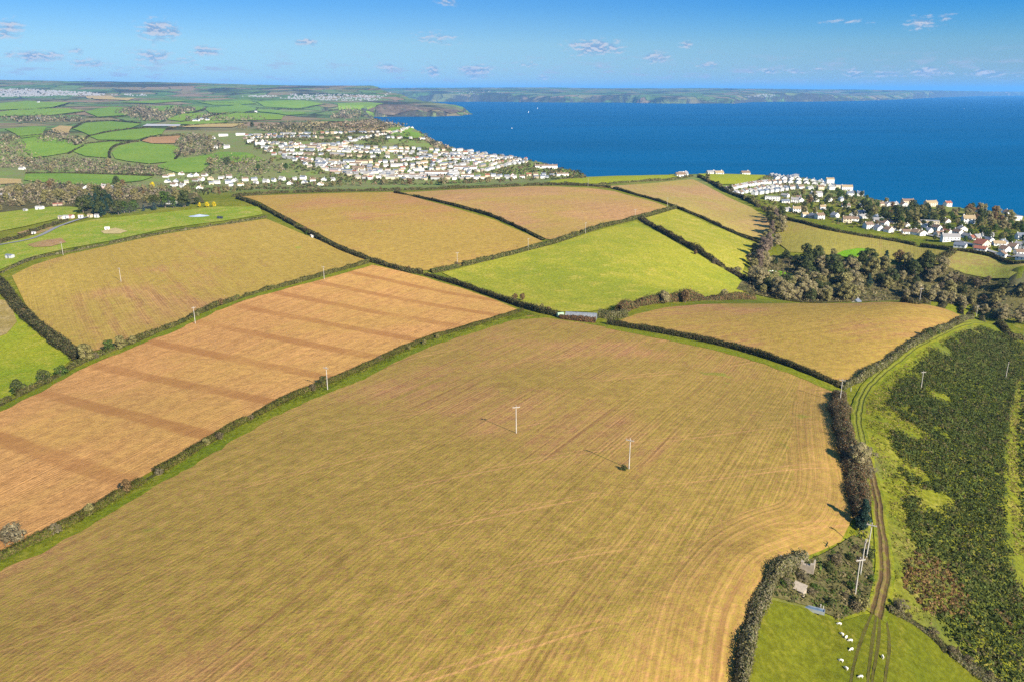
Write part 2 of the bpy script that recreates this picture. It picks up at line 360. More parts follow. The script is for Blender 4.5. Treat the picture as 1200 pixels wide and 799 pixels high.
def crop_mat(name, soil, straw, green, amount=0.5, streak=1.0, bands=False, tram=False, edge=False, scale=1.0, seed=0.0):
    """drilled or stubble land: streaks along the rows, weeds greening in patches, cart lines"""
    def b(g, p):
        P = g.vmath('ADD', pos(g), (seed*311.0, seed*173.0, 0)); u, v, _ = g.xyz(uv(g, 'rows'))
        if edge:
            ex, ey, _ = g.xyz(uv(g, 'edge')); k = g.math('LESS_THAN', g.math('ADD', ex, g.math('MULTIPLY', g.noise(P, 0.05, 3), 9.0)), 21.0)
            mixf = lambda a, c: g.math('ADD', g.math('MULTIPLY', a, g.math('SUBTRACT', 1.0, k)), g.math('MULTIPLY', c, k))
            u, v = mixf(u, ex), mixf(v, ey)
        wob = g.math('MULTIPLY', g.math('SUBTRACT', g.noise(P, 0.03, 2), 0.5), 6.0)
        u2 = g.math('ADD', u, wob)
        fine = g.noise(g.comb(g.math('MULTIPLY', u, 1.25*scale), g.math('MULTIPLY', v, 0.016*scale), 0), 1.0, 3, 0.6)
        med = g.noise(g.comb(g.math('MULTIPLY', u2, 0.20*scale), g.math('MULTIPLY', v, 0.0035*scale), 3.0), 1.0, 3, 0.6)
        grain = g.noise(P, 1.1*scale, 5, 0.75)
        clod = g.noise(P, 0.28*scale, 4, 0.7)
        big = g.noise(P, 0.012, 4, 0.6, 0.4)
        bigger = g.noise(P, 0.005, 3, 0.55)
        s = g.math('ADD', g.math('MULTIPLY', fine, 0.5*streak), g.math('ADD', g.math('MULTIPLY', med, 0.55*streak), g.math('MULTIPLY', grain, 0.35)))
        col = g.mix(g.rng(s, 0.34*streak+0.02, 0.72*streak+0.27), soil, straw)
        col = lumi(g, col, g.rng(fine, 0.36, 0.64, 0.87, 1.13))
        drill = g.math('SINE', g.math('MULTIPLY', g.math('ADD', u, g.math('MULTIPLY', clod, 0.25)), 6.2832/1.25*scale)); dk2 = g.math('MULTIPLY', drill, g.rng(g.noise(P, 0.03, 3, 0.6), 0.35, 0.65, 0.02, 0.20*streak))
        col = lumi(g, col, g.math('ADD', 1.0, dk2))
        gm = g.math('ADD', g.math('MULTIPLY', big, 0.9), g.math('ADD', g.math('MULTIPLY', bigger, 0.7), g.math('ADD', g.math('MULTIPLY', med, 0.5*streak), g.math('MULTIPLY', clod, 0.35))))
        mid = 1.30-0.42*amount
        gmask = g.rng(gm, mid-0.17, mid+0.17)
        gmask = g.math('MULTIPLY', gmask, g.rng(grain, 0.30, 0.62, 0.35, 1.0))
        col = g.mix(g.math('MULTIPLY', gmask, 0.85), col, green)
        spots = g.rng(g.noise(P, 0.055, 3, 0.6), 0.69, 0.75)
        col = g.mix(g.math('MULTIPLY', spots, 0.55 if amount > 0.2 else 0.0), col, tuple(c*f for c, f in zip(green, (0.7, 1.15, 0.8))))
        col = lumi(g, col, g.rng(g.math('ADD', g.math('MULTIPLY', grain, 0.5), g.math('MULTIPLY', clod, 0.5)), 0.36, 0.64, 0.76, 1.22))
        dot = g.rng(g.noise(P, 0.75, 2, 0.5), 0.70, 0.78); col = g.mix(g.math('MULTIPLY', dot, 0.5 if amount > 0.2 else 0.0), col, tuple(c*0.5 for c in green))
        col = lumi(g, col, g.rng(bigger, 0.3, 0.7, 0.92, 1.08))
        if bands:
            t, _, _ = g.xyz(uv(g, 'bands'))
            f = g.math('ABSOLUTE', g.math('SUBTRACT', g.math('FRACT', g.math('ADD', g.math('ADD', t, 0.5), g.math('MULTIPLY', g.math('SUBTRACT', g.noise(P, 0.06, 3), 0.5), 0.10))), 0.5))
            bm = g.math('MULTIPLY', g.rng(f, 0.135, 0.07), g.rng(g.noise(P, 0.03, 3), 0.25, 0.6, 0.22, 0.66))
            col = g.mix(bm, col, tuple(c*q for c, q in zip(soil, (0.74, 0.66, 0.66))))
        if tram:
            t, _, _ = g.xyz(uv(g, 'bands')); fr = g.math('FRACT', g.math('ADD', t, 0.5)); d = g.math('ABSOLUTE', g.math('SUBTRACT', fr, 0.5))
            ln = g.math('MAXIMUM', g.rng(d, 0.017, 0.007), g.math('MULTIPLY', g.rng(g.math('ABSOLUTE', g.math('SUBTRACT', fr, 0.585)), 0.016, 0.007), 0.7))
            ln = g.math('MULTIPLY', g.math('MULTIPLY', ln, g.rng(g.noise(P, 0.02, 3), 0.40, 0.62)), g.rng(grain, 0.3, 0.6, 0.4, 1.0))
            col = g.mix(g.math('MULTIPLY', ln, 0.5), col, tuple(min(1, c*1.15) for c in straw))
            dk = g.rng(g.noise(g.comb(g.math('MULTIPLY', u, 0.42), g.math('MULTIPLY', v, 0.006), 7.0), 1.0, 2, 0.5), 0.63, 0.72)
            if edge: col = g.mix(g.math('MULTIPLY', k, 0.16), col, g.mix(g.rng(fine, .4, .6), soil, tuple(c*1.35 for c in soil)))
            col = g.mix(g.math('MULTIPLY', dk, 0.45), col, tuple(c*0.6 for c in soil))
        g.put(p.inputs['Base Color'], col)
        bump(g, p, g.math('ADD', g.math('MULTIPLY', fine, 0.7), g.math('ADD', grain, g.math('MULTIPLY', clod, 1.0))), 0.55, 0.45)
    return mat(name, b, rough=0.95, spec=0.05)
def grass_mat(name, a, b_, dry, dryness=0.4, tuft=1.0, seed=0.0, ruts=False):
    def b(g, p):
        P = g.vmath('ADD', pos(g), (seed*311.0, seed*173.0, 0))
        big = g.noise(P, 0.014, 4, 0.6, 0.5); mid = g.noise(P, 0.09, 4, 0.65, 0.3); fine = g.noise(P, 0.7*tuft, 5, 0.75)
        col = g.mix(g.rng(g.math('ADD', g.math('MULTIPLY', big, 0.6), g.math('MULTIPLY', mid, 0.4)), 0.36, 0.64), a, b_)
        dm = g.rng(g.math('ADD', g.math('MULTIPLY', mid, 0.6), g.math('MULTIPLY', fine, 0.5)), 0.68-0.25*dryness, 0.86-0.25*dryness)
        col = g.mix(g.math('MULTIPLY', dm, 0.75), col, dry)
        col = lumi(g, col, g.rng(fine, 0.3, 0.72, 0.66, 1.25))
        g.put(p.inputs['Base Color'], col)
        bump(g, p, g.math('ADD', fine, g.math('MULTIPLY', mid, 1.5)), 0.6, 0.5)
    return mat(name, b, rough=0.95, spec=0.05)

def track_mat(name, half, ruts, mud, worn, a, b_):
    """wheel ruts worn into grass: u across, v along"""
    def b(g, p):
        P = pos(g); u, v, _ = g.xyz(uv(g, 'rows')); n = g.noise(P, 0.5, 4, 0.7); n2 = g.noise(P, 0.12, 3, 0.6); fine = g.noise(P, 1.0, 5, 0.75)
        col = g.mix(g.rng(n2, 0.38, 0.62), a, b_); uu = g.math('ADD', u, g.math('MULTIPLY', g.math('SUBTRACT', n2, 0.5), 1.2))
        wornk = g.math('MULTIPLY', g.rng(g.math('ABSOLUTE', uu), half, half*0.45), g.rng(n, 0.30, 0.6, 0.25, 1.0)); col = g.mix(wornk, col, worn); m = None
        for r_ in ruts:
            k = g.rng(g.math('ABSOLUTE', g.math('SUBTRACT', uu, r_)), 0.55, 0.2); m = k if m is None else g.math('MAXIMUM', m, k)
        col = g.mix(g.math('MULTIPLY', m, g.rng(n, 0.28, 0.55, 0.35, 1.0)), col, mud)
        col = lumi(g, col, g.rng(fine, 0.3, 0.72, 0.72, 1.22)); g.put(p.inputs['Base Color'], col); bump(g, p, g.math('SUBTRACT', fine, g.math('MULTIPLY', m, 1.2)), 0.6, 0.5)
    return mat(name, b, rough=0.95, spec=0.05)

# ------------------------------------------------------------------ ground, sea, haze
def ground_build(g, p):
    P = pos(g); x, y, z = g.xyz(P); flat = g.comb(x, y, 0)
    D = g.vmath('LENGTH', flat)
    big = g.noise(P, 0.012, 4, 0.6, 0.5); mid = g.noise(P, 0.09, 4, 0.65, 0.3); fine = g.noise(P, 0.55, 5, 0.75)
    near = g.mix(g.rng(g.math('ADD', g.math('MULTIPLY', big, 0.5), g.math('MULTIPLY', mid, 0.5)), 0.38, 0.62), GRASS_A, GRASS_B)
    near = g.mix(g.math('MULTIPLY', g.rng(g.math('ADD', g.math('MULTIPLY', mid, 0.7), g.math('MULTIPLY', fine, 0.4)), 0.59, 0.74), 0.7), near, GRASS_DRY)
    near = lumi(g, near, g.rng(fine, 0.3, 0.72, 0.6, 1.3))
    # rough greens, browns and gardens of the middle distance
    m1 = g.noise(P, 0.006, 5, 0.65, 0.6); m2 = g.noise(P, 0.03, 5, 0.7)
    midc = g.ramp(g.math('ADD', g.math('MULTIPLY', m1, 0.6), g.math('MULTIPLY', m2, 0.4)), [(0.34, (0.09, 0.12, 0.03)), (0.43, (0.13, 0.175, 0.035)), (0.50, (0.16, 0.15, 0.055)), (0.57, (0.14, 0.19, 0.035)), (0.68, (0.20, 0.18, 0.07))])
    # the patchwork of distant fields with dark hedge lines
    wv = g.vmath('ADD', flat, g.vmath('SCALE', g.new('ShaderNodeTexNoise').outputs['Color'], None, 0.0))
    wn = g.new('ShaderNodeTexNoise'); g.put(wn.inputs['Vector'], flat); wn.inputs['Scale'].default_value = 0.004; wn.inputs['Detail'].default_value = 2
    wv = g.vmath('ADD', flat, g.vmath('SCALE', g.vmath('SUBTRACT', wn.outputs['Color'], (0.5, 0.5, 0.5)), None, 160.0))
    vo = g.new('ShaderNodeTexVoronoi', voronoi_dimensions='2D'); g.put(vo.inputs['Vector'], wv); vo.inputs['Scale'].default_value = 1/230.0
    ve = g.new('ShaderNodeTexVoronoi', voronoi_dimensions='2D', feature='DISTANCE_TO_EDGE'); g.put(ve.inputs['Vector'], wv); ve.inputs['Scale'].default_value = 1/230.0
    r = g.xyz(vo.outputs['Color'])[0]
    pc = g.ramp(r, [(0.0, (0.075, 0.125, 0.035)), (0.3, (0.11, 0.16, 0.04)), (0.5, (0.14, 0.16, 0.055)), (0.66, (0.18, 0.15, 0.065)), (0.8, (0.22, 0.145, 0.08)), (1.0, (0.09, 0.12, 0.04))])
    pc = lumi(g, pc, g.rng(m2, 0.3, 0.7, 0.8, 1.2))
    wood = g.rng(g.math('ADD', g.math('MULTIPLY', g.noise(P, 0.0016, 5, 0.62, 0.5), 0.8), g.math('MULTIPLY', m2, 0.2)), g.rng(D, 5000, 9000, 0.55, 0.50), g.rng(D, 5000, 9000, 0.60, 0.55))
    pc = g.mix(g.math('MULTIPLY', wood, 0.9), pc, g.mix(g.rng(m2, 0.4, 0.6), (0.030, 0.032, 0.016), (0.060, 0.048, 0.026)))
    pc = g.mix(g.math('MULTIPLY', g.rng(ve.outputs['Distance'], 0.045, 0.02), 0.85), pc, (0.028, 0.032, 0.014))
    col = g.mix(g.rng(D, 900, 1150), near, midc)
    col = g.mix(g.rng(g.math('ADD', D, g.math('MULTIPLY', m1, 300)), 2150, 2500), col, pc)
    # bare rock where the land falls into the sea
    nz = g.xyz(g.new('ShaderNodeNewGeometry').outputs['True Normal'])[2]
    rock = g.ramp(g.noise(g.vmath('MULTIPLY', P, (1, 1, 2.5)), 0.02, 6, 0.7), [(0.34, (0.025, 0.024, 0.022)), (0.50, (0.065, 0.055, 0.04)), (0.60, (0.045, 0.05, 0.028)), (0.74, (0.20, 0.15, 0.10))])
    low = g.math('MULTIPLY', g.rng(nz, 0.93, 0.80), g.rng(D, 1000, 1300, 0.75, 1.0))
    col = g.mix(low, col, rock)
    g.put(p.inputs['Base Color'], col)
    bump(g, p, g.math('ADD', fine, g.math('MULTIPLY', mid, 1.5)), 0.5, 0.5)
GRASS_A, GRASS_B, GRASS_DRY = (0.10, 0.118, 0.008), (0.165, 0.16, 0.012), (0.23, 0.18, 0.045)
def build_ground():
    n, m = GX.shape; V = np.stack([GX, GY, GZ], -1).reshape(-1, 3); i = np.arange(n*m).reshape(n, m)
    F = np.stack([i[:-1, :-1], i[:-1, 1:], i[1:, 1:], i[1:, :-1]], -1).reshape(-1, 4)
    keep = (V[F][:, :, 2] > -7.5).any(1); F = F[keep]
    tag(link('ground', mesh_np('ground', V, F, smooth=True), mat('ground', ground_build, rough=0.95, spec=0.05)), kind='structure')
    def sea_b(g, p):
        P = pos(g); x, y, z = g.xyz(P)
        far = g.rng(y, 1200, 14000, smooth=False)
        col = g.mix(g.math('POWER', far, 0.45), SEA_NEAR, SEA_FAR)
        st = g.noise(g.vmath('MULTIPLY', P, (0.0005, 0.0022, 0)), 1.0, 5, 0.6, 0.6)
        rip = g.noise(g.vmath('MULTIPLY', P, (0.012, 0.03, 0)), 1.0, 4, 0.7)
        col = lumi(g, col, g.rng(g.math('ADD', g.math('MULTIPLY', st, 0.7), g.math('MULTIPLY', rip, 0.3)), 0.3, 0.7, 0.86, 1.14))
        g.put(p.inputs['Base Color'], col)
        bump(g, p, g.noise(g.vmath('MULTIPLY', P, (0.10, 0.16, 0)), 1.0, 4, 0.6), 0.25, 1.2)
    xs = np.array([-90000., 90000]); V = [(-90000, -2900, 0), (90000, -2900, 0), (90000, 62000, 0), (-90000, 62000, 0)]
    tag(link('sea', mesh_np('sea', V, [(0, 1, 2, 3)]), mat('sea_water', sea_b, rough=0.5, spec=0.02)), kind='structure')
SEA_NEAR, SEA_FAR = (0.0, 0.074, 0.162), (0.0, 0.056, 0.140)
HAZE_DENSITY = 3.4e-5
def build_haze():
    m = bpy.data.materials.new('haze'); m.use_nodes = True; g = G(m.node_tree); g.n.clear()
    out = g.new('ShaderNodeOutputMaterial'); v = g.new('ShaderNodeVolumePrincipled')
    v.inputs['Color'].default_value = (0.15, 0.47, 0.92, 1); v.inputs['Density'].default_value = HAZE_DENSITY; v.inputs['Anisotropy'].default_value = 0.0
    g.l.new(v.outputs[0], out.inputs['Volume'])
    o = MB().box(-95000, -3500, -13, 95000, 64000, 420).build('haze', m); tag(o, kind='stuff')

# ------------------------------------------------------------------ fields
def affine(lines, curved=False):
    """plane a*x+b*y+c through lines of known value"""
    A = []; B = []
    for px, v in lines:
        for q in line(px): A.append((q[0], q[1], 1)); B.append(v)
    A = np.array(A); A[:, :2] /= 100
    if curved: A = np.concatenate([A, A[:, :1]**2, A[:, :1]*A[:, 1:2], A[:, 1:2]**2], 1)
    c = np.linalg.lstsq(A, np.array(B, float), rcond=None)[0]; return np.concatenate([c, np.zeros(6-len(c))])
def field(name, px, material, row=None, bands=None, edge=None, dmin=0, lift=0.0, label=None):
    out = line(px, dmin); D = np.hypot(out[:, 0], out[:, 1]).mean()
    s = float(np.clip(D*0.013, 2.2, 45)); ring = []
    for a, b in zip(out, np.roll(out, -1, 0)):
        k = max(1, int(np.hypot(*(b-a)[:2])/s)); ring += [a[:2]+(b-a)[:2]*t for t in np.arange(k)/k]
    ring = np.array(ring); (x0, y0), (x1, y1) = ring.min(0), ring.max(0)
    gx, gy = np.meshgrid(np.arange(x0, x1, s), np.arange(y0, y1, s)); k = inpoly(gx, gy, ring)
    pts = np.concatenate([ring, np.stack([gx[k], gy[k]], -1)]); c = pts.mean(0)
    r = geometry.delaunay_2d_cdt([Vector(q) for q in pts-c], [], [list(range(len(ring)))], 1, 1e-3)
    V2 = np.array([tuple(q) for q in r[0]])+c; F = np.array([f for f in r[2] if len(f) == 3])
    a = V2[F]; cr = (a[:, 1, 0]-a[:, 0, 0])*(a[:, 2, 1]-a[:, 0, 1])-(a[:, 1, 1]-a[:, 0, 1])*(a[:, 2, 0]-a[:, 0, 0])
    F[cr < 0] = F[cr < 0][:, ::-1]
    z = zt(V2[:, 0], V2[:, 1])+0.12+D*0.0005+lift
    uvs = {}
    if row is not None:
        p, q = at(*row[0], dmin=dmin)[:2], at(*row[1], dmin=dmin)[:2]; d = (q-p)/np.linalg.norm(q-p); n = np.array([-d[1], d[0]])
        uvs['rows'] = np.stack([V2@n, V2@d], -1)
    q = V2/100
    if bands is not None: uvs['bands'] = np.stack([np.stack([q[:, 0], q[:, 1], q[:, 0]*0+1, q[:, 0]**2, q[:, 0]*q[:, 1], q[:, 1]**2], -1)@bands, V2[:, 0]], -1)
    if edge is not None:
        Q, S = resample(line(edge), 2.0); d2 = ((V2[:, None]-Q[None, :, :2])**2).sum(-1); i = d2.argmin(1)
        uvs['edge'] = np.stack([np.sqrt(d2.min(1)), S[i]], -1)
    o = link(name, mesh_np(name, np.concatenate([V2, z[:, None]], 1), F, uvs=uvs, smooth=True), material)
    tag(o, label, kind='structure'); return o
def strip(name, px, width, material, shift=0.0, lift=0.2, dmin=0, wob=0.2, label=None, parent=None):
    P = line(px, dmin); D = np.hypot(P[:, 0], P[:, 1]).mean(); P, S = resample(P, max(1.0, D*0.006)); t, n = frame(P)
    k = np.linspace(-0.5, 0.5, max(2, int(width/max(1.2, D*0.004))+2)); w_ = width*(1+wob*2*fbm(S/6, S*0+width, 2, 3))
    X = P[:, None, :2]+n[:, None]*(k[None, :, None]*w_[:, None, None]+shift); Z = zt(X[..., 0], X[..., 1])+0.12+D*0.0005+lift
    U_ = np.stack([np.broadcast_to(k[None]*width, Z.shape), np.broadcast_to(S[:, None], Z.shape)], -1).reshape(-1, 2)
    V = np.concatenate([X, Z[..., None]], -1).reshape(-1, 3); i = np.arange(len(V)).reshape(Z.shape)
    F = np.stack([i[:-1, :-1], i[1:, :-1], i[1:, 1:], i[:-1, 1:]], -1).reshape(-1, 4)
    a = V[F[0]]; 
    if np.cross(a[1]-a[0], a[3]-a[0])[2] < 0: F = F[:, ::-1]
    o = link(name, mesh_np(name, V, F, uvs={'rows': U_}, smooth=True), material); tag(o, label, kind='structure'); return o
# ------------------------------------------------------------------ leaves, hedges, trees
def cards(P, N, S, col, stretch=1.0, spin=None):
    """a diamond of leaves or twigs at every point, facing N, S across"""
    P = np.asarray(P, float); n = len(P); N = N/(np.linalg.norm(N, axis=1)[:, None]+1e-9)
    r = rng.normal(size=(n, 3)) if spin is None else spin
    U = np.cross(N, r); U /= np.linalg.norm(U, axis=1)[:, None]+1e-9; W = np.cross(N, U)
    S = np.broadcast_to(S, (n,))[:, None]; a = U*S*0.5*stretch; b = W*S*0.5/stretch
    V = np.stack([P-a, P-b*0.9, P+a, P+b*1.1], 1).reshape(-1, 3)
    F = np.arange(4*n).reshape(n, 4); return V, F, np.repeat(col, 4, 0)
def merge(parts):
    V = []; F = []; K = []; o = 0
    for v, f, k in parts: V.append(v); F.append(f+o); K.append(k); o += len(v)
    return np.concatenate(V), np.concatenate(F), np.concatenate(K)
def shade(n, cols, var=0.28):
    """leaf colours: a mix of the given hues, each leaf a little lighter or darker"""
    cols = np.asarray(cols, float); c = cols[rng.integers(0, len(cols), n)]
    return np.clip(c*(1+rng.normal(size=(n, 1))*var), 0.004, 0.9)
def tube_core(P, n, hw, hh, col):
    prof = [(-1, -0.15), (-0.85, 0.55), (-0.35, 0.9), (0.35, 0.9), (0.85, 0.55), (1, -0.15)]
    X = np.stack([np.concatenate([P[:, :2]+n*(a*hw*0.72)[:, None], (P[:, 2]+b*hh*0.85)[:, None]], 1) for a, b in prof], 1)
    V = X.reshape(-1, 3); i = np.arange(len(V)).reshape(X.shape[:2])
    F = np.stack([i[:-1, :-1], i[1:, :-1], i[1:, 1:], i[:-1, 1:]], -1).reshape(-1, 4)
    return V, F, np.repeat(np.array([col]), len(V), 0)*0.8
BANK = [(0.080, 0.095, 0.014), (0.12, 0.115, 0.016), (0.075, 0.065, 0.018), (0.14, 0.105, 0.035)]
DARK = [(0.080, 0.066, 0.028), (0.105, 0.080, 0.034), (0.062, 0.068, 0.022), (0.115, 0.085, 0.038), (0.075, 0.082, 0.022)]
OLIVE = [(0.095, 0.105, 0.03), (0.14, 0.12, 0.042), (0.08, 0.08, 0.025), (0.165, 0.135, 0.05)]
RUSTY = [(0.17, 0.08, 0.035), (0.135, 0.075, 0.038), (0.10, 0.075, 0.04), (0.21, 0.115, 0.05)]
GREY = [(0.18, 0.155, 0.085), (0.22, 0.185, 0.105), (0.12, 0.115, 0.05), (0.19, 0.165, 0.08)]
def hedge(px, label, h=2.0, wd=2.6, cols=OLIVE, dmin=0, rag=0.35, dens=1.5, leaf=None, shift=0.0, gaps=0.0):
    P = line(px, dmin); D = np.hypot(P[:, 0], P[:, 1]).mean(); s = leaf or max(0.34, D*0.00125)
    P, S = resample(P, max(0.8, s*1.3)); t, n = frame(P); P[:, :2] += n*shift; P[:, 2] = zt(P[:, 0], P[:, 1])
    prof = 1+rag*2.2*fbm(S/7.0, S*0+h*9, 31, 4)+rag*1.8*fbm(S/30.0, S*0+wd*5, 37, 2); wd = wd*(0.86 if D < 330 else 0.72); pw = 1+rag*2.2*fbm(S/9.0, S*0+wd*7, 41, 4)
    hh = h*np.clip(prof, 0.25, 2.2); hw = wd/2*np.clip(pw, 0.4, 1.8)
    gate = [random.uniform(12, S[-1]-12) for _ in range(int(S[-1]/140))] if S[-1] > 90 else []          # gateways
    open_ = np.array([any(abs(q-g_) < 2.4 for g_ in gate) for q in S]); hh = np.where(open_, 0.12, hh)
    cnt = int((S[-1]*(2*h+wd)*1.0)/(s*s*0.5)*dens)
    u = rng.uniform(0, len(P)-1.001, cnt); i = u.astype(int); f = (u-i)[:, None]
    c = P[i]*(1-f)+P[i+1]*f; H = hh[i]*(1-f[:, 0])+hh[i+1]*f[:, 0]; W = hw[i]*(1-f[:, 0])+hw[i+1]*f[:, 0]
    th = rng.uniform(-0.08, 1.08, cnt)*math.pi; r = 1+rng.normal(size=cnt)*0.13
    cs, sn = np.cos(th), np.sin(th); e = np.sign(cs)*np.abs(cs)**0.7; q = np.sign(sn)*np.abs(sn)**0.7
    L = n[i]*(e*W*r)[:, None]; Q = np.concatenate([c[:, :2]+L, (c[:, 2]+np.maximum(q, -0.1)*H*r)[:, None]], 1)
    ok = ~open_[i]; Q, cnt, cs, sn, W, H, i = Q[ok], int(ok.sum()), cs[ok], sn[ok], W[ok], H[ok], i[ok]
    N = np.concatenate([n[i]*(cs/W)[:, None], (sn/H)[:, None]], 1); N /= np.linalg.norm(N, axis=1)[:, None]+1e-9
    N = N+rng.normal(size=(cnt, 3))*0.33
    clump = fbm(Q[:, 0]/3.5, Q[:, 1]/3.5, 51, 3)
    col = shade(cnt, cols, .2)*np.clip(1+clump*0.8, 0.5, 1.6)[:, None]
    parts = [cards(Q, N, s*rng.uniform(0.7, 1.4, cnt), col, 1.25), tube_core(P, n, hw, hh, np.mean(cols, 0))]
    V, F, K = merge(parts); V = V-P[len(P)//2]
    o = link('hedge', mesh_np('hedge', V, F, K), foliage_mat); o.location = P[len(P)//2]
    tag(o, label, 'hedge', 'field hedges'); return o

def blob_points(lobes, n):
    """points near the surface of a cluster of ellipsoids, with outward normals"""
    lobes = np.asarray(lobes); a = lobes[:, 3]*lobes[:, 3]; i = rng.choice(len(lobes), n, p=a/a.sum())
    d = rng.normal(size=(n, 3)); d /= np.linalg.norm(d, axis=1)[:, None]; d[:, 2] = np.where(d[:, 2] < -0.45, -d[:, 2], d[:, 2])
    r = rng.uniform(0.72, 1.06, n)
    return lobes[i, :3]+d*(lobes[i, 3]*r)[:, None]*np.array([1, 1, 0.85]), d
def lobes_round(H, cw, base, n, r0, r1, pointed=0.0):
    L = []
    for k in range(n):
        zz = (k+0.5)/n; a = k*2.399+random.uniform(-.5, .5); prof = math.sin(math.pi*(0.12+0.80*zz))**0.8*(1-pointed*zz)
        rad = cw*prof*random.uniform(0.35, 0.85); r = random.uniform(r0, r1)*H*(1-pointed*0.6*zz)
        L.append((rad*math.cos(a), rad*math.sin(a), base+(H-base)*zz*0.92, r))
    return L
def make_tree(name, H, cols, style, leaf=0.6, n=750, cw=None):
    """one tree: a tapered trunk with limbs, and a crown"""
    root = empty(name, (0, 0, 0)); tm = MB(); base = H*0.22; cw = cw or H*0.36
    if style == 'conifer': L = lobes_round(H, cw, H*0.10, 12, 0.13, 0.17, 0.85)
    elif style == 'tall': L = lobes_round(H, cw, H*0.15, 11, 0.12, 0.17, 0.25)
    elif style == 'bush': L = lobes_round(H, cw, H*0.05, 9, 0.25, 0.36); base = 0.1*H
    else: L = lobes_round(H, cw, base, 12, 0.15, 0.22)
    r = H*0.022+0.05; lean = (random.uniform(-.03, .03)*H, random.uniform(-.03, .03)*H)
    top = (lean[0], lean[1], H*(0.9 if style in ('conifer', 'tall') else 0.55))
    tm.tube((0, 0, -0.6), (lean[0]*.4, lean[1]*.4, base), r*1.25, r); tm.tube((lean[0]*.4, lean[1]*.4, base), top, r, r*0.35)
    for (x, y, z, q) in L[::1]:
        f = min(0.92, max(0.1, (z-base)/(top[2]-base)*0.6)); s = (lean[0]*f, lean[1]*f, base+(top[2]-base)*f)
        tm.tube(s, (x*0.9, y*0.9, z), r*0.42, r*0.12, 5)
    tm.build('trunk', bark_mat, root)
    P, d = blob_points(L, n)
    if style == 'bare' or (style == 'tall' and cols is not None and cols[0][0] > 0.12):
        P2 = P-d*rng.uniform(0, 0.45, n)[:, None]*0.9
        N = d*0.8+rng.normal(size=(n, 3))*0.30+np.array([0, 0, .2])
        V, F, K = cards(P2, N, leaf*rng.uniform(0.8, 1.7, n), shade(n, cols, 0.2), 1.9, spin=np.cross(d+rng.normal(size=(n, 3))*0.5, N))
    else:
        N = d*1.0+rng.normal(size=(n, 3))*0.38
        V, F, K = cards(P, N, leaf*rng.uniform(0.7, 1.5, n), shade(n, cols, 0.22), 1.15)
    cen = np.array(L)[:, :3].mean(0); lob = fbm(P[:, 0]*0.55+H, P[:, 1]*0.55+P[:, 2]*0.4, 61, 2)
    K = K*np.repeat(np.clip(1+lob*0.8, 0.6, 1.5), 4)[:, None]
    link('crown', mesh_np('crown', V, F, K), foliage_mat, root)
    return root
TREES = {}
def kinds():
    gb = [(0.28, 0.225, 0.11), (0.32, 0.26, 0.135), (0.235, 0.185, 0.09), (0.27, 0.235, 0.09)]
    ol = [(0.23, 0.195, 0.07), (0.26, 0.225, 0.08), (0.18, 0.16, 0.055)]
    ru = [(0.19, 0.115, 0.05), (0.16, 0.10, 0.045), (0.23, 0.15, 0.055)]
    ev = [(0.068, 0.082, 0.024), (0.09, 0.10, 0.03), (0.05, 0.062, 0.02)]
    bl = [(0.028, 0.055, 0.035), (0.04, 0.07, 0.045), (0.02, 0.04, 0.03)]
    gr = [(0.07, 0.11, 0.02), (0.09, 0.13, 0.025), (0.05, 0.08, 0.018)]
    pk = [(0.24, 0.17, 0.12), (0.20, 0.145, 0.10), (0.16, 0.12, 0.085)]
    db = [(0.15, 0.115, 0.06), (0.185, 0.14, 0.075), (0.11, 0.09, 0.045)]
    ye = [(0.62, 0.46, 0.01), (0.70, 0.55, 0.02), (0.5, 0.36, 0.01)]
    spec = [('bare', 'bare_tree', 'grey-brown bare tree', 'bare', gb, 10.5, 1900, 0.52, 3), ('olive', 'bare_tree', 'olive-brown bare tree', 'bare', ol, 9.5, 1700, 0.52, 3),
     ('rust', 'broadleaf_tree', 'rust-brown leafy tree', 'round', ru, 8, 1300, 0.45, 2), ('ever', 'evergreen_tree', 'dark evergreen tree', 'round', ev, 9, 1500, 0.5, 3),
     ('blue', 'cypress_tree', 'blue-green evergreen tree', 'conifer', bl, 13, 1900, 0.58, 2), ('green', 'broadleaf_tree', 'mid-green leafy tree', 'round', gr, 7, 1100, 0.45, 2),
     ('pink', 'bare_tree', 'tall pinkish-grey bare tree', 'tall', pk, 15, 1900, 0.5, 2), ('dbush', 'shrub', 'dark brown shrub', 'bush', db, 4.5, 800, 0.42, 3),
     ('gbush', 'shrub', 'green shrub', 'bush', gr, 3.6, 700, 0.36, 2), ('obush', 'shrub', 'olive-brown shrub', 'bush', ol, 3.6, 750, 0.36, 3), ('yell', 'shrub', 'bright yellow bush', 'round', ye, 9, 900, 0.6, 1),
     ('ebush', 'shrub', 'dark evergreen shrub', 'bush', ev, 4.0, 750, 0.38, 2), ('grbush', 'shrub', 'pale grey leafless shrub', 'bush', [(0.19, 0.155, 0.085), (0.16, 0.13, 0.07), (0.22, 0.18, 0.10)], 4, 800, 0.36, 2)]
    for key, nm, desc, st, col, H, n, leaf, var in spec:
        ps = []
        for k in range(var):
            ps.append(make_tree(nm, H, col, st, leaf, n, cw=H*(0.30 if st == 'conifer' else 0.22 if st == 'tall' else 0.62 if st == 'bush' else 0.40)))
        TREES[key] = dict(protos=ps, used=[False]*var, desc=desc, cat='tree' if 'tree' in nm else 'shrub', H=H)
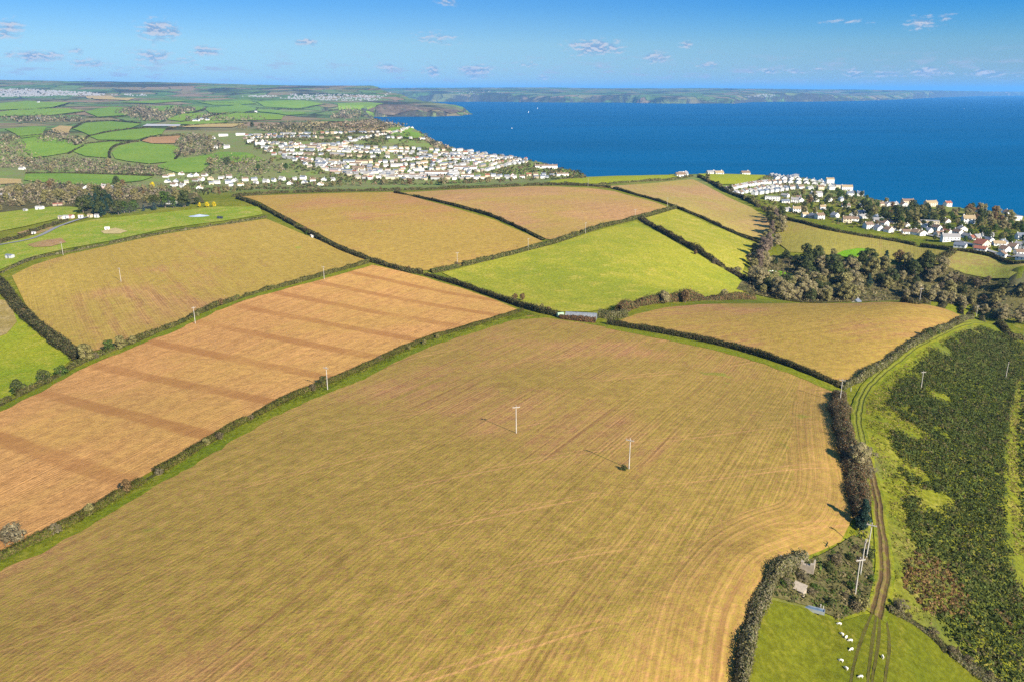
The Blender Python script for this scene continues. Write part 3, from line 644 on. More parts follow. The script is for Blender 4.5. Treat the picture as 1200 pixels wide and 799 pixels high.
def plant(key, p, h=None, label=None, group=None):
    T = TREES[key]; i = random.randrange(len(T['protos'])); o = T['protos'][i]
    if T['used'][i]: o = copy_tree(o)
    T['used'][i] = True
    s = (h/T['H'] if h else 1.0)*random.uniform(0.85, 1.18)
    o.location = (p[0], p[1], p[2]-0.15); o.rotation_euler = (0, 0, random.uniform(0, 6.28)); o.scale = (s*random.uniform(.9, 1.12), s*random.uniform(.9, 1.12), s)
    if label: o['label'] = label
    elif 'label' in o: del o['label']
    o['category'] = T['cat']
    if group: o['group'] = group
    elif 'group' in o: del o['group']
    return o
ALLTREES = []
def wood(where, group, px, step, mixk, h, dmin=0, keep=1.0, along=None):
    """trees of a wood or belt; labelled by rows, each counted from the left"""
    if along: 
        P, S = resample(line(px, dmin), step); t, n = frame(P); P = P[rng.random(len(P)) < keep]
        q = P[:, :2]+rng.uniform(-.5, .5, (len(P), 2))*along; pts = np.concatenate([q, zt(q[:, 0], q[:, 1])[:, None]], 1)
    else: pts = scatter(line(px, dmin), step); pts = pts[rng.random(len(pts)) < keep]
    ks, wt = zip(*mixk); wt = np.array(wt)/sum(wt); made = []
    for p in pts:
        k = ks[rng.choice(len(ks), p=wt)]; hh = h*random.choice((random.uniform(0.55, 0.85), random.uniform(0.8, 1.1), random.uniform(0.95, 1.3)))*(0.55 if 'bush' in k else 1.0)
        made.append((k, plant(k, p, hh, None, group), p))
    made.sort(key=lambda m: m[2][1]); nr = max(1, min(4, len(made)//12+1)); rows = np.array_split(np.arange(len(made)), nr)
    names = {1: ['row'], 2: ['front row', 'back row'], 3: ['front row', 'middle row', 'back row'], 4: ['front row', 'second row', 'third row', 'back row']}[nr]
    for nm, idx in zip(names, rows):
        for j, i in enumerate(sorted(idx, key=lambda i: pixel(made[i][2])[0])):
            made[i][1]['label'] = f"{TREES[made[i][0]]['desc']}, {nth(j+1)} from left in the {nm} {where}"
    ALLTREES.extend(made); return made
# ------------------------------------------------------------------ houses
white = mat('white_render', color=(0.66, 0.63, 0.57), rough=0.8); cream = mat('cream_render', color=(0.52, 0.43, 0.30), rough=0.8)
greyw = mat('pale_grey_render', color=(0.38, 0.375, 0.36), rough=0.8); stone = mat('stone_wall', color=(0.30, 0.24, 0.17)); pinkw = mat('pink_render', color=(0.70, 0.47, 0.42))
brownr = mat('brown_tiles', color=(0.17, 0.11, 0.07)); slate = mat('slate_tiles', color=(0.13, 0.14, 0.16), rough=0.6); tanr = mat('lichen_tiles', color=(0.29, 0.21, 0.11))
redr = mat('red_tiles', color=(0.24, 0.085, 0.05)); greyr = mat('grey_tiles', color=(0.24, 0.22, 0.20)); flatr = mat('felt_roof', color=(0.30, 0.30, 0.30))
glass = mat('window_glass', color=(0.03, 0.04, 0.05), rough=0.15, spec=0.5); doorm = mat('painted_door', color=(0.06, 0.08, 0.10), rough=0.5)
WALLS = {'white': white, 'cream': cream, 'pale grey': greyw, 'stone': stone, 'pink': pinkw}
ROOFS = {'brown-roofed': brownr, 'slate-roofed': slate, 'tan-roofed': tanr, 'red-roofed': redr, 'grey-roofed': greyr, 'flat-roofed': flatr}
PROTO = {}
def house_proto(kind, wall, roof, detail):
    """kind -> length along the ridge, depth, wall height, roof rise; front faces -Y"""
    key = (kind, wall, roof, detail)
    if key in PROTO: return PROTO[key], False
    nm, L, W, H, rh, chim, ridge = {'semi': ('semi_detached_house', 13, 8, 5.2, 2.6, 2, 'x'), 'bungalow': ('bungalow', 13, 8.5, 2.9, 2.6, 1, 'x'), 'gable': ('gabled_house', 11, 8.5, 3.3, 3.4, 1, 'y'),
      'detached': ('detached_house', 11.5, 8.5, 5.4, 3.0, 2, 'x'), 'terrace': ('terrace', 32, 8, 5.3, 2.6, 4, 'x'), 'longterrace': ('terrace', 50, 8.5, 5.4, 2.7, 6, 'x'), 'big': ('villa', 20, 10, 6.2, 3.2, 2, 'x'),
      'hotel': ('hotel', 15, 11, 9.5, 3.0, 2, 'x'), 'block': ('flat_roofed_building', 24, 10, 6.0, 0, 0, 'x'), 'cottage': ('cottage', 9, 6.5, 4.4, 2.6, 1, 'x')}[kind]
    r = empty(nm, (0, 0, 0)); x, y = L/2, W/2; m = MB()
    if rh == 0:
        m.box(-x, -y, -1.5, x, y, H); m.build('wall', WALLS[wall], r); MB().box(-x-.25, -y-.25, H+.003, x+.25, y+.25, H+.35).build('roof', ROOFS[roof], r)
    else:
        g = [(-x, -y, -1.5), (x, -y, -1.5), (x, y, -1.5), (-x, y, -1.5), (-x, -y, H), (x, -y, H), (x, y, H), (-x, y, H)]
        if ridge == 'x': m.poly(g+[(-x, 0, H+rh), (x, 0, H+rh)], [(0, 3, 2, 1), (0, 1, 5, 4), (2, 3, 7, 6), (1, 2, 6, 9, 5), (3, 0, 4, 8, 7), (4, 5, 9, 8), (6, 7, 8, 9)])
        else: m.poly(g+[(0, -y, H+rh), (0, y, H+rh)], [(0, 3, 2, 1), (1, 2, 6, 5), (3, 0, 4, 7), (0, 1, 5, 8, 4), (2, 3, 7, 9, 6), (5, 6, 9, 8), (7, 4, 8, 9)])
        m.build('wall', WALLS[wall], r)
        o = 0.4; t = 0.18; q = MB(); a, b = (x, y) if ridge == 'x' else (y, x); sl_ = rh/b
        for s in (-1, 1):
            pts = [(-a-o, 0, H+rh+.03), (a+o, 0, H+rh+.03), (a+o, s*(b+o), H-o*sl_+.03), (-a-o, s*(b+o), H-o*sl_+.03)]; pts += [(p[0], p[1], p[2]+t) for p in pts]
            if ridge == 'y': pts = [(p[1], p[0], p[2]) for p in pts]
            q.poly(pts, [(0, 1, 2, 3), (7, 6, 5, 4), (0, 4, 5, 1), (1, 5, 6, 2), (2, 6, 7, 3), (3, 7, 4, 0)])
        ro = q.build('roof', ROOFS[roof], r)
        bm = bmesh.new(); bm.from_mesh(ro.data); bmesh.ops.recalc_face_normals(bm, faces=bm.faces); bm.to_mesh(ro.data); bm.free()
        for k in range(chim):
            cx = (-x+0.6+(L-1.2)*(k/(chim-1) if chim > 1 else 0.85)); c = (cx, 0) if ridge == 'x' else (0.2*x, y*0.6)
            MB().box(c[0]-.45, c[1]-.4, H+rh-.9, c[0]+.45, c[1]+.4, H+rh+1.1).build('chimney', stone if k % 2 else WALLS[wall], ro)
    if detail:
        n = max(2, int(L/3.6)); fl = max(1, int(H/2.6))
        for f in range(fl):
            for k in range(n):
                wx = -x+L*(k+.5)/n; z = 1.0+f*2.6
                if f == 0 and k == n//2: MB().box(wx-.5, -y-.06, 0, wx+.5, -y-.003, 2.1).build('door', doorm, r)
                else: MB().box(wx-.75, -y-.05, z, wx+.75, -y-.003, z+1.25).build('window', glass, r)
    PROTO[key] = r; return r, True
HOUSES = []
def house(px, py, kind, wall='white', roof='brown-roofed', yaw=0.0, detail=True, place=None, group=None, dmin=0, sc_=1.0, p=None):
    o, fresh = house_proto(kind, wall, roof, detail)
    if not fresh: o = copy_tree(o)
    if p is None:
        p = at(px, py, dmin)
        for _ in range(12):                                  # keep off the cliff edge
            if p[2] > 19 or p[1] > 2500: break
            py += 1.0; p = at(px, py, dmin)
    o.location = (p[0], p[1], p[2]+0.2); o.rotation_euler = (0, 0, yaw); o.scale = (sc_,)*3; o['category'] = 'hotel' if kind == 'hotel' else 'house'
    if group: o['group'] = group
    HOUSES.append([o, p, kind, wall, roof, place]); return o
NOUN = {'semi': 'pair of houses', 'bungalow': 'bungalow', 'gable': 'gable-fronted house', 'detached': 'house', 'terrace': 'terrace', 'longterrace': 'long terrace', 'big': 'large villa', 'hotel': 'tall seafront hotel', 'block': 'building', 'cottage': 'cottage'}
def label_houses():
    by = {}
    for h in HOUSES: by.setdefault(h[5], []).append(h)
    for place, hs in by.items():
        hs.sort(key=lambda h: pixel(h[1])[0])
        for j, (o, p, kind, wall, roof, _) in enumerate(hs): o['label'] = f"{roof} {wall} {NOUN[kind]}, {nth(j+1)} from left {place}"

# ------------------------------------------------------------------ poles, sheep and other small things
wood_m = mat('weathered_wood', color=(0.38, 0.34, 0.28)); metal_m = mat('galvanised_metal', color=(0.45, 0.46, 0.47), rough=0.45, metal=0.6); ceram = mat('insulator_ceramic', color=(0.30, 0.20, 0.15), rough=0.3)
_pole = []
def pole(p, h, label, rz=0.3):
    if not _pole:
        r = empty('utility_pole', (0, 0, 0)); MB().tube((0, 0, -1), (0, 0, 9), 0.16, 0.11, 8).build('shaft', wood_m, r)
        ca = MB().box(-1.1, -0.30, 8.35, 1.1, -0.155, 8.55).build('crossarm', wood_m, r)
        for x in (-0.95, 0.0, 0.95): MB().tube((x, -.23, 8.553), (x, -.23, 8.62), .05, .05, 6).tube((x, -.23, 8.62), (x, -.23, 8.86), .10, .06, 8).build('insulator', ceram, ca)
        _pole.append(r); o = r
    else: o = copy_tree(_pole[0])
    o.location = (p[0], p[1], p[2]); o.rotation_euler = (R(random.uniform(-1, 1)), R(random.uniform(-1, 1)), rz); o.scale = (1.0, 1.0, h/9)
    tag(o, label, 'utility pole', 'wooden poles of the overhead line'); return o
def _wool(g, p):
    co = g.new('ShaderNodeTexCoord').outputs['Object']; n = g.noise(co, 9, 4)
    g.put(p.inputs['Base Color'], g.mix(g.rng(n, 0.3, 0.7), (0.62, 0.55, 0.42), (0.82, 0.76, 0.64))); bump(g, p, n, 0.6, 0.05)
wool = mat('wool', _wool, rough=0.95)
def sheep_mesh(graze):
    hz, hy = (0.28, 0.78) if graze else (0.92, 0.74)
    vs = [((0, -0.42, .68), .21), ((0, -.15, .67), .28), ((0, .15, .67), .28), ((0, .40, .72), .21), ((0, .55, (.72+hz)/2+.06), .12), ((0, .64, hz+.05), .10), ((0, hy+.02, hz-.06), .055)]
    ed = [(0, 1), (1, 2), (2, 3), (3, 4), (4, 5), (5, 6)]
    for (b, x, y) in ((1, -.15, -.42), (1, .15, -.42), (3, -.13, .36), (3, .13, .36)):
        k = len(vs); vs += [((x, y, .46), .085), ((x, y-.02, .24), .045), ((x, y, .02), .04)]; ed += [(0 if b == 1 else 3, k), (k, k+1), (k+1, k+2)]
    for s in (-1, 1): k = len(vs); vs.append(((s*.15, .60, hz+.10), .03)); ed.append((5, k))
    k = len(vs); vs.append(((0, -.66, .60), .045)); ed.append((0, k))
    me = bpy.data.meshes.new('sheep'); me.from_pydata([v for v, r in vs], ed, []); ob = bpy.data.objects.new('tmp', me); C.objects.link(ob)
    sk = ob.modifiers.new('s', 'SKIN')
    for q, (v, r) in zip(me.skin_vertices[0].data, vs): q.radius = (r, r)
    me.skin_vertices[0].data[1].use_root = True
    ob.modifiers.new('u', 'SUBSURF').levels = 2
    dg = bpy.context.evaluated_depsgraph_get(); out = bpy.data.meshes.new_from_object(ob.evaluated_get(dg)); out.name = 'sheep'
    bpy.data.objects.remove(ob); out.polygons.foreach_set('use_smooth', [True]*len(out.polygons)); return out
def shed(name, p, size, rz, wall_c, roof_c, label, cat, rise=0.6):
    L, W, H = size; r = empty(name, tuple(p), rz); x, y = L/2, W/2
    m = MB().poly([(-x,-y,-.3),(x,-y,-.3),(x,y,-.3),(-x,y,-.3),(-x,-y,H),(x,-y,H),(x,y,H),(-x,y,H),(-x,0,H+rise),(x,0,H+rise)], [(0,3,2,1),(0,1,5,4),(2,3,7,6),(1,2,6,9,5),(3,0,4,8,7),(4,5,9,8),(6,7,8,9)])
    m.build('wall', wall_c, r); q = MB(); o = .2
    for s in (-1, 1):
        pts = [(-x-o, 0, H+rise+.02), (x+o, 0, H+rise+.02), (x+o, s*(y+o), H-o*rise/y+.02), (-x-o, s*(y+o), H-o*rise/y+.02)]; pts += [(a, b, c+.1) for a, b, c in pts]
        f = [(0, 1, 2, 3), (7, 6, 5, 4), (0, 4, 5, 1), (1, 5, 6, 2), (2, 6, 7, 3), (3, 7, 4, 0)]; q.poly(pts, f)
    q.build('roof', roof_c, r); MB().box(-.45, -y-.06, 0, .45, -y-.003, min(1.9, H-.1)).build('door', doorm, r)
    tag(r, label, cat); return r
# ================================================================== THE PLACE
SKY_TINT = SKY_TINT_USED
CLOUDS = [(*azel(px, py), 1.25*rx/FPX*57.3, 1.3*ry/FPX*57.3, k) for px, py, rx, ry, k in CLOUD_PX]
build_world(); build_ground(); build_haze()

# ---- fields
tan_m = dict(soil=(0.23, 0.135, 0.05), straw=(0.36, 0.235, 0.085), green=(0.21, 0.22, 0.025))
tram = affine([([(660,492),(785,476),(910,463)], 4), ([(710,527),(820,512),(930,502)], 3), ([(780,570),(860,559),(937,550)], 2), ([(580,679),(717,646),(900,616)], 1), ([(483,799),(605,769),(772,725)], 0)], True)
band = affine([([(0,505),(145,557)], 0), ([(56,462),(244,515)], 1), ([(120,432),(300,483)], 2), ([(195,395),(385,440)], 3), ([(250,386),(440,418)], 4), ([(298,367),(483,398)], 5), ([(349,348),(539,380)], 6), ([(384,335),(580,369)], 7)])
EDGE = [(1004,362+30),(985,456),(985,490),(993,530),(1001,575),(1001,605),(985,635),(945,652),(907,668),(885,700),(870,740),(862,810),(858,880)]
field('stubble_field', [(-60,712),(0,668),(60,637),(120,604),(200,557),(260,520),(300,498),(350,473),(390,459),(450,431),(500,408),(550,391),(600,376),(620,370),(655,375),(712,384),(760,393),(820,406),(870,418),(920,434),(975,455),(985,470),(985,490),(993,530),(1001,575),(1001,605),(985,635),(945,652),(907,668),(885,700),(870,740),(862,810),(858,900),(400,920),(-80,920)],
 crop_mat('near_stubble', (0.245, 0.108, 0.047), (0.435, 0.209, 0.092), (0.200, 0.156, 0.019), 0.44, 1.0, tram=True, edge=True), row=((288,797),(554,580)), bands=tram, edge=EDGE[1:])
field('ploughed_field', [(-60,512),(0,482),(60,452),(100,430),(150,410),(200,389),(250,366),(300,348),(350,335),(400,321),(436,311),(500,326),(540,338),(580,352),(608,364),(550,380),(500,395),(450,416),(390,443),(350,458),(300,483),(260,504),(200,540),(120,586),(60,619),(0,648),(-60,682)],
 crop_mat('ploughed_soil', (0.365, 0.172, 0.052), (0.45, 0.228, 0.074), (0.37, 0.21, 0.05), 0.05, 0.9, bands=True, seed=1), row=((100,520),(330,420)), bands=band)
field('crop_field', [(14,324),(40,311),(80,299),(130,288),(180,277.5),(250,266),(312,257),(350,273),(400,293),(428,305),(400,314),(350,328),(300,342),(250,359),(200,382),(150,402),(110,412),(92,412),(70,400),(50,383),(30,357)],
 crop_mat('tan_crop_west', (0.25, 0.120, 0.045), (0.39, 0.215, 0.076), (0.28, 0.205, 0.028), 0.62, 0.8, seed=2), row=((80,380),(60,320)))
field('crop_field', [(283,231),(330,229),(400,227),(460,226),(500,236),(540,247),(580,259),(610,272),(636,284),(600,295),(560,307),(512,317),(490,318),(470,315),(440,305),(400,289),(360,268),(330,252),(305,238)],
 crop_mat('tan_crop_mid', (0.28, 0.125, 0.052), (0.39, 0.20, 0.076), (0.28, 0.20, 0.027), 0.58, 0.7, seed=3), row=((480,300),(620,285)), lift=.1)
field('crop_field', [(466,227),(520,224),(560,222),(620,219),(690,221),(720,225),(760,236),(786,245),(745,256),(700,266),(650,282),(640,281),(612,267),(580,253),(540,241),(500,232)],
 crop_mat('tan_crop_top', (0.28, 0.14, 0.058), (0.38, 0.215, 0.085), (0.28, 0.20, 0.035), 0.32, 0.7, seed=4), row=((560,260),(720,240)), lift=.1)
field('crop_field', [(700,220),(730,218),(770,215),(812,211),(830,220),(855,233),(880,244),(900,256),(903,270),(898,284),(880,278),(850,268),(820,253),(790,241),(760,231),(725,222)],
 crop_mat('tan_crop_coast', (0.29, 0.16, 0.068), (0.37, 0.22, 0.095), (0.25, 0.21, 0.035), 0.42, 0.7, seed=5), row=((740,225),(860,262)), lift=.1)
field('pasture', [(518,320),(560,310),(600,300),(650,287),(700,271),(745,260),(765,270),(800,290),(835,309),(870,329),(872,350),(800,350),(745,354),(715,362),(690,366),(650,366),(600,352),(560,338)],
 grass_mat('bright_pasture', (0.19, 0.205, 0.017), (0.275, 0.25, 0.024), (0.36, 0.27, 0.055), 0.45, seed=1))
field('pasture', [(754,257),(792,246),(830,263),(860,275),(886,287),(876,300),(868,325),(850,313),(815,290),(780,270)],
 grass_mat('bright_pasture_coast', (0.22, 0.215, 0.020), (0.28, 0.245, 0.026), (0.35, 0.265, 0.06), 0.6, seed=2))
field('crop_field', [(718,379),(745,369),(780,361),(820,357.5),(850,356.5),(930,356),(1060,355.5),(1105,362),(1130,372),(1105,383),(1080,396),(1050,414),(1020,436),(990,449),(960,440),(920,424),(870,407),(820,396),(760,386)],
 crop_mat('tan_crop_valley', (0.26, 0.118, 0.048), (0.39, 0.195, 0.08), (0.245, 0.18, 0.022), 0.50, 0.9, seed=6), row=((800,385),(1000,360)))
VD = 520
field('crop_field', [(914,257),(960,269),(1010,278),(1060,285),(1115,294),(1085,306),(1040,307),(1000,303),(960,299),(925,296),(912,285),(908,270)],
 crop_mat('tan_crop_shore', (0.25, 0.145, 0.05), (0.31, 0.20, 0.07), (0.20, 0.19, 0.022), 0.80, 0.7, seed=7), row=((930,292),(940,264)), dmin=VD)
field('grass_patch', [(978,300),(988,295),(1005,292),(1022,293),(1015,298),(1000,304)], grass_mat('lush_grass', (0.11, 0.22, 0.008), (0.15, 0.26, 0.010), (0.19, 0.24, 0.02), 0.2), dmin=VD, lift=.3)
field('crop_field', [(1096,306),(1122,295),(1160,302),(1200,310),(1260,322),(1260,352),(1200,338),(1160,327),(1115,316)],
 crop_mat('tan_crop_east', (0.27, 0.15, 0.065), (0.34, 0.21, 0.09), (0.16, 0.21, 0.016), 0.55, 0.6, seed=8), row=((1120,312),(1240,340)), dmin=VD)
field('grass_patch', [(892,324),(900,318),(915,319),(930,323),(940,328),(925,332),(905,333)], mat('lush_grass'), dmin=VD, lift=.4)
field('pasture', [(636,215.5),(660,211),(690,208.3),(740,205),(795,204.4),(800,207),(780,211),(740,214),(700,216.5),(670,217)],
 grass_mat('headland_pasture', (0.22, 0.24, 0.013), (0.26, 0.26, 0.017), (0.33, 0.25, 0.04), 0.3, seed=3), lift=.3)
field('pasture', [(818,205),(850,202),(885,202.5),(897,207),(885,213),(865,217),(845,217),(832,212)], mat('headland_pasture'), lift=.3)
field('pasture', [(903,703),(925,708),(945,713),(985,729),(1010,721),(1045,716),(1075,736),(1105,760),(1140,790),(1190,830),(1260,920),(840,920),(872,800),(880,760),(892,715)],
 grass_mat('sheep_pasture', (0.082, 0.092, 0.006), (0.122, 0.115, 0.008), (0.17, 0.125, 0.025), 0.45, seed=4))
field('pasture', [(-80,330),(0,352),(20,366),(45,388),(65,402),(85,421),(60,441),(0,470),(-80,500)], grass_mat('west_pasture', (0.17, 0.215, 0.010), (0.25, 0.25, 0.015), (0.36, 0.27, 0.05), 0.45, seed=5))
field('pasture', [(0,352),(12,354),(20,378),(8,392),(0,395),(-40,380)], mat('dry_scrub_grass', None) if False else grass_mat('dry_grass', (0.25, 0.18, 0.045), (0.30, 0.21, 0.07), (0.34, 0.25, 0.11), 0.6), lift=.15)
field('rough_meadow', [(-60,322),(0,317),(40,301),(80,292),(130,283),(200,268),(260,260),(308,252),(304,243),(250,243),(190,250),(150,254),(110,258),(60,268),(30,280),(-60,296)],
 grass_mat('meadow', (0.15, 0.21, 0.015), (0.23, 0.245, 0.022), (0.35, 0.26, 0.08), 0.55, seed=6))
soil_m = crop_mat('bare_earth', (0.24, 0.12, 0.055), (0.30, 0.17, 0.08), (0.15, 0.20, 0.02), 0.35, 0.2, seed=9)
for q in ([(20,274),(35,270),(60,266),(66,269),(45,275),(28,277)], [(32,288),(50,283),(72,280),(78,285),(60,290),(40,291)]): field('bare_plot', q, soil_m, row=(q[0], q[2]), lift=.25)
field('bare_plot', [(118,272),(135,268),(150,272),(140,275),(122,275)], crop_mat('sandy_earth', (0.33, 0.25, 0.10), (0.38, 0.29, 0.13), (0.22, 0.25, 0.03), 0.3, 0.2, seed=10), row=((118,272),(150,272)), lift=.25)
field('pasture', [(-40,254),(0,250),(40,245),(70,242),(95,244),(88,252),(60,259),(30,266),(0,272),(-40,276)], mat('meadow'))
gA = grass_mat('valley_pasture', (0.115, 0.195, 0.022), (0.16, 0.225, 0.028), (0.21, 0.22, 0.05), 0.25, tuft=.4, seed=7)
gB = grass_mat('hill_pasture', (0.13, 0.21, 0.022), (0.19, 0.25, 0.03), (0.24, 0.23, 0.06), 0.35, tuft=.3, seed=8)
brA = crop_mat('far_ploughed', (0.25, 0.13, 0.055), (0.30, 0.17, 0.075), (0.2, 0.17, 0.05), 0.1, 0.3, seed=11); tnA = crop_mat('far_stubble', (0.31, 0.21, 0.08), (0.36, 0.25, 0.10), (0.25, 0.23, 0.05), 0.3, 0.3, seed=12)
FARF = [([(28,212),(30,205),(60,204),(100,205),(180,208),(165,213),(110,219),(80,217),(50,215)], gA), ([(85,152),(100,145),(130,143),(165,146),(150,152),(105,160)], gA), ([(105,161),(150,153),(175,151),(195,152),(190,158),(160,165),(115,165)], gA),
 ([(166,166),(176,162),(212,160),(205,169),(178,169)], brA), ([(85,178),(100,170),(130,167),(152,167.5),(135,172),(128,180),(125,186),(100,184)], gA), ([(131,180),(140,172),(160,168),(200,171),(213,175),(205,190),(175,193),(150,190),(135,187)], gA),
 ([(182,196),(205,188),(260,179),(290,180),(312,189),(290,192),(250,191),(235,203),(210,204)], gA), ([(60,152),(70,148),(85,149),(80,158),(65,157)], tnA), ([(5,152),(40,149),(55,150),(50,160),(25,163)], gA), ([(20,166),(50,160),(83,166),(98,172),(80,180),(40,186),(25,176)], gA),
 ([(-30,211),(0,210),(25,211),(25,216),(-30,218)], tnA), ([(195,150),(235,145.5),(290,145),(272,150)], tnA), ([(195,146),(240,141),(270,144),(230,147)], gB), ([(0,132),(30,128),(80,128),(100,131),(60,136),(0,137)], gB), ([(100,132),(130,126),(150,127),(148,136),(115,138)], gA), ([(0,122),(30,119),(80,121),(60,127),(0,130)], gB),
 ([(160,127),(200,124),(240,126),(225,133),(180,131)], gA), ([(240,127),(280,123),(300,128),(270,134),(245,133)], gA), ([(195,141),(215,134),(240,133),(236,139),(212,143)], gB), ([(240,140),(300,133),(335,136),(330,141),(260,143)], gB), ([(300,120),(360,119),(380,123),(350,128),(310,126)], gA), ([(230,120),(290,118),(300,122),(250,124)], gA),
 ([(300,129),(330,130),(360,134),(338,136),(305,132)], gA), ([(100,113.5),(130,113),(160,116),(150,119),(110,117)], tnA), ([(395,122),(430,120.5),(450,122),(440,129),(405,131)], gB), ([(140,121),(190,118),(225,119),(180,122)], gA), ([(340,146.5),(372,143.5),(392,143.5),(380,149),(350,150)], tnA), ([(385,148),(397,144),(440,144.5),(464,146.2),(452,149),(415,150)], brA), ([(405,152),(445,150),(455,150.2),(438,157),(410,156)], tnA),
 ([(452,155),(460,150),(470,147.5),(486,149),(497,156),(496,164),(472,162),(456,160)], gA)]
for q, m_ in FARF: field('far_field', q, m_, row=(q[0], q[len(q)//2]), lift=.4)
field('headland_heath', [(430,130),(442,126),(455,123.6),(480,125),(505,128),(522,128.6),(543,132),(535,133.3),(500,132.6),(470,133),(445,134)], grass_mat('heath', (0.085, 0.062, 0.045), (0.12, 0.09, 0.055), (0.16, 0.12, 0.085), 0.5, tuft=.05, seed=14), lift=2.0)
field('fleece_cover', [(167,149),(172,146.3),(212,146.8),(210,149)], mat('crop_fleece', color=(0.36, 0.34, 0.31)), lift=.7)
# ---- verges, tracks
ver = grass_mat('verge_grass', (0.11, 0.135, 0.007), (0.165, 0.165, 0.010), (0.23, 0.175, 0.03), 0.4, seed=9)
BANKPX = [(-60,686),(0,654),(60,625),(120,592),(200,545),(260,508),(300,487),(350,462),(390,447),(450,420),(500,398),(550,383),(600,368),(612,364)]
strip('grass_verge', [(-60,700),(0,666),(60,637),(120,603),(200,557),(260,519),(300,497),(350,472),(390,457),(450,429),(500,406),(550,390),(600,375),(640,372)], 4.4, ver, lift=.02, wob=.9)
strip('grass_verge', [(-60,511),(0,480),(60,450),(100,428),(150,408),(200,388),(250,365),(300,347),(350,334),(400,320),(432,311)], 5.2, ver, lift=.02, wob=.8)
strip('grass_verge', [(712,384),(760,393),(820,405),(870,417),(920,433),(960,449),(984,459)], 6, ver, lift=.02, wob=.5)
trk = [(1150,378),(1120,383),(1085,400),(1055,420),(1030,440),(1012,462),(1005,490),(1010,520),(1020,550),(1027,580),(1031,610),(1035,640),(1037,670),(1032,700),(1026,722)]
ga, gb_ = (0.10, 0.118, 0.008), (0.165, 0.16, 0.012)
tk = track_mat('muddy_track', 1.75, (-0.75, 0.7), (0.070, 0.042, 0.018), (0.135, 0.088, 0.036), ga, gb_); tg = track_mat('worn_track', 2.2, (-0.8, 0.8), (0.125, 0.125, 0.02), (0.14, 0.142, 0.014), (0.10, 0.118, 0.008), (0.165, 0.16, 0.012)); tr = track_mat('faint_rut', 0.45, (0.0,), (0.065, 0.055, 0.014), (0.095, 0.085, 0.012), (0.082, 0.092, 0.006), (0.122, 0.115, 0.008))
strip('farm_track', trk[7:], 4.2, tk, lift=.03, wob=.15); strip('farm_track', trk[:8], 4.8, tg, lift=.025, wob=.2)
for q in ([(1029,708),(1024,740),(1020,770),(1017,800),(1016,850)], [(1031,708),(1030,745),(1026,775),(1022,800),(1022,850)], [(1034,710),(1040,735),(1042,760),(1037,800),(1036,850)], [(1025,712),(1013,740),(1003,770),(997,800),(993,850)]): strip('wheel_rut', q, 0.5, tr, lift=.03, wob=.6)
flr = grass_mat('woodland_floor', (0.075, 0.066, 0.022), (0.10, 0.085, 0.03), (0.14, 0.11, 0.05), 0.5, seed=12)
for q, d_ in (([(862,352),(868,332),(885,316),(905,300),(945,301),(1010,308),(1085,309),(1120,317),(1160,331),(1200,344),(1260,360),(1260,384),(1200,372),(1140,358),(1050,354),(1000,354),(940,356)], VD), ([(903,700),(896,686),(915,670),(945,658),(975,644),(1000,628),(1020,638),(1024,680),(1014,715),(985,726),(950,712)], 0), ([(0,250),(0,222),(60,216),(110,219),(190,223),(232,228),(240,238),(180,243),(135,250),(100,252),(95,243),(60,243)], 0)): field('woodland_floor', q, flr, dmin=d_, lift=.15)
road = mat('lane_asphalt', color=(0.20, 0.19, 0.18))
strip('lane', [(-30,294),(0,288),(40,280),(70,266),(100,256),(120,252)], 4, road, lift=.3); strip('village_road', [(868,225),(890,222),(910,219),(940,218)], 5, road, lift=.4); strip('village_road', [(980,258),(1010,262),(1050,268),(1100,279),(1150,292),(1200,302)], 4.5, road, lift=.5, dmin=VD)

# ---- hedges
HEDGEROWS = []
hedge(BANKPX, 'low grassy hedge bank between the red ploughed field and near stubble field', 1.4, 3.0, BANK, rag=.4, dens=1.8)
hedge([(-60,507),(0,476),(60,446),(100,424),(150,404),(200,384),(250,361),(300,344),(350,331),(400,317),(432,308)], 'olive hedge bank along the top of the red ploughed field', 2.0, 3.8, BANK+OLIVE, rag=.5, dens=1.6)
hedge([(-20,318),(0,332),(10,346),(30,371),(60,397),(80,411),(96,421)], 'thick dark hedge at the west end of the tan crop field', 3.6, 7.5, DARK+OLIVE, rag=.4, dens=1.7)
hedge([(0,321),(40,304),(80,296),(130,286),(180,276),(200,272),(260,264),(312,255)], 'low scrubby hedge between the tan crop field and rough meadow', 1.5, 4, OLIVE+GREY[:1], rag=.6)
hedge([(278,233),(300,241),(330,256),(360,273),(400,293),(440,308),(470,317),(495,322)], 'dark hedge running down beside the concrete water tank', 2.6, 4.5, DARK+OLIVE[:2], rag=.5, dens=1.7)
hedge([(499,323),(540,335),(580,349),(620,363),(640,368),(655,371)], 'dark hedge between the red ploughed field and bright green pasture', 2.5, 4, DARK+OLIVE[:1], rag=.5, dens=1.7)
hedge([(505,320),(545,311),(600,298),(650,285),(700,268),(745,257),(775,249),(792,244)], 'hedge along the top of the bright green pasture', 2.6, 5, OLIVE+BANK[:1], rag=.4, dens=1.7)
hedge([(462,227),(500,234),(540,244),(580,256),(610,269),(636,282)], 'thin dark hedge between the two tan fields on the ridge', 2.0, 3.0, DARK, rag=.6)
hedge([(272,231),(300,229),(330,227),(400,225),(460,224),(520,222),(560,220.5),(620,218),(690,217.5)], 'long dark hedge on the skyline below the hillside town', 2.6, 4.5, DARK+OLIVE[:2], rag=.7)
hedge([(638,217.5),(690,218.5),(720,222),(760,233),(790,243),(820,255),(850,269),(885,283),(893,287)], 'dark hedge curving along the inland side of the coastal tan field', 2.2, 4, DARK, rag=.5)
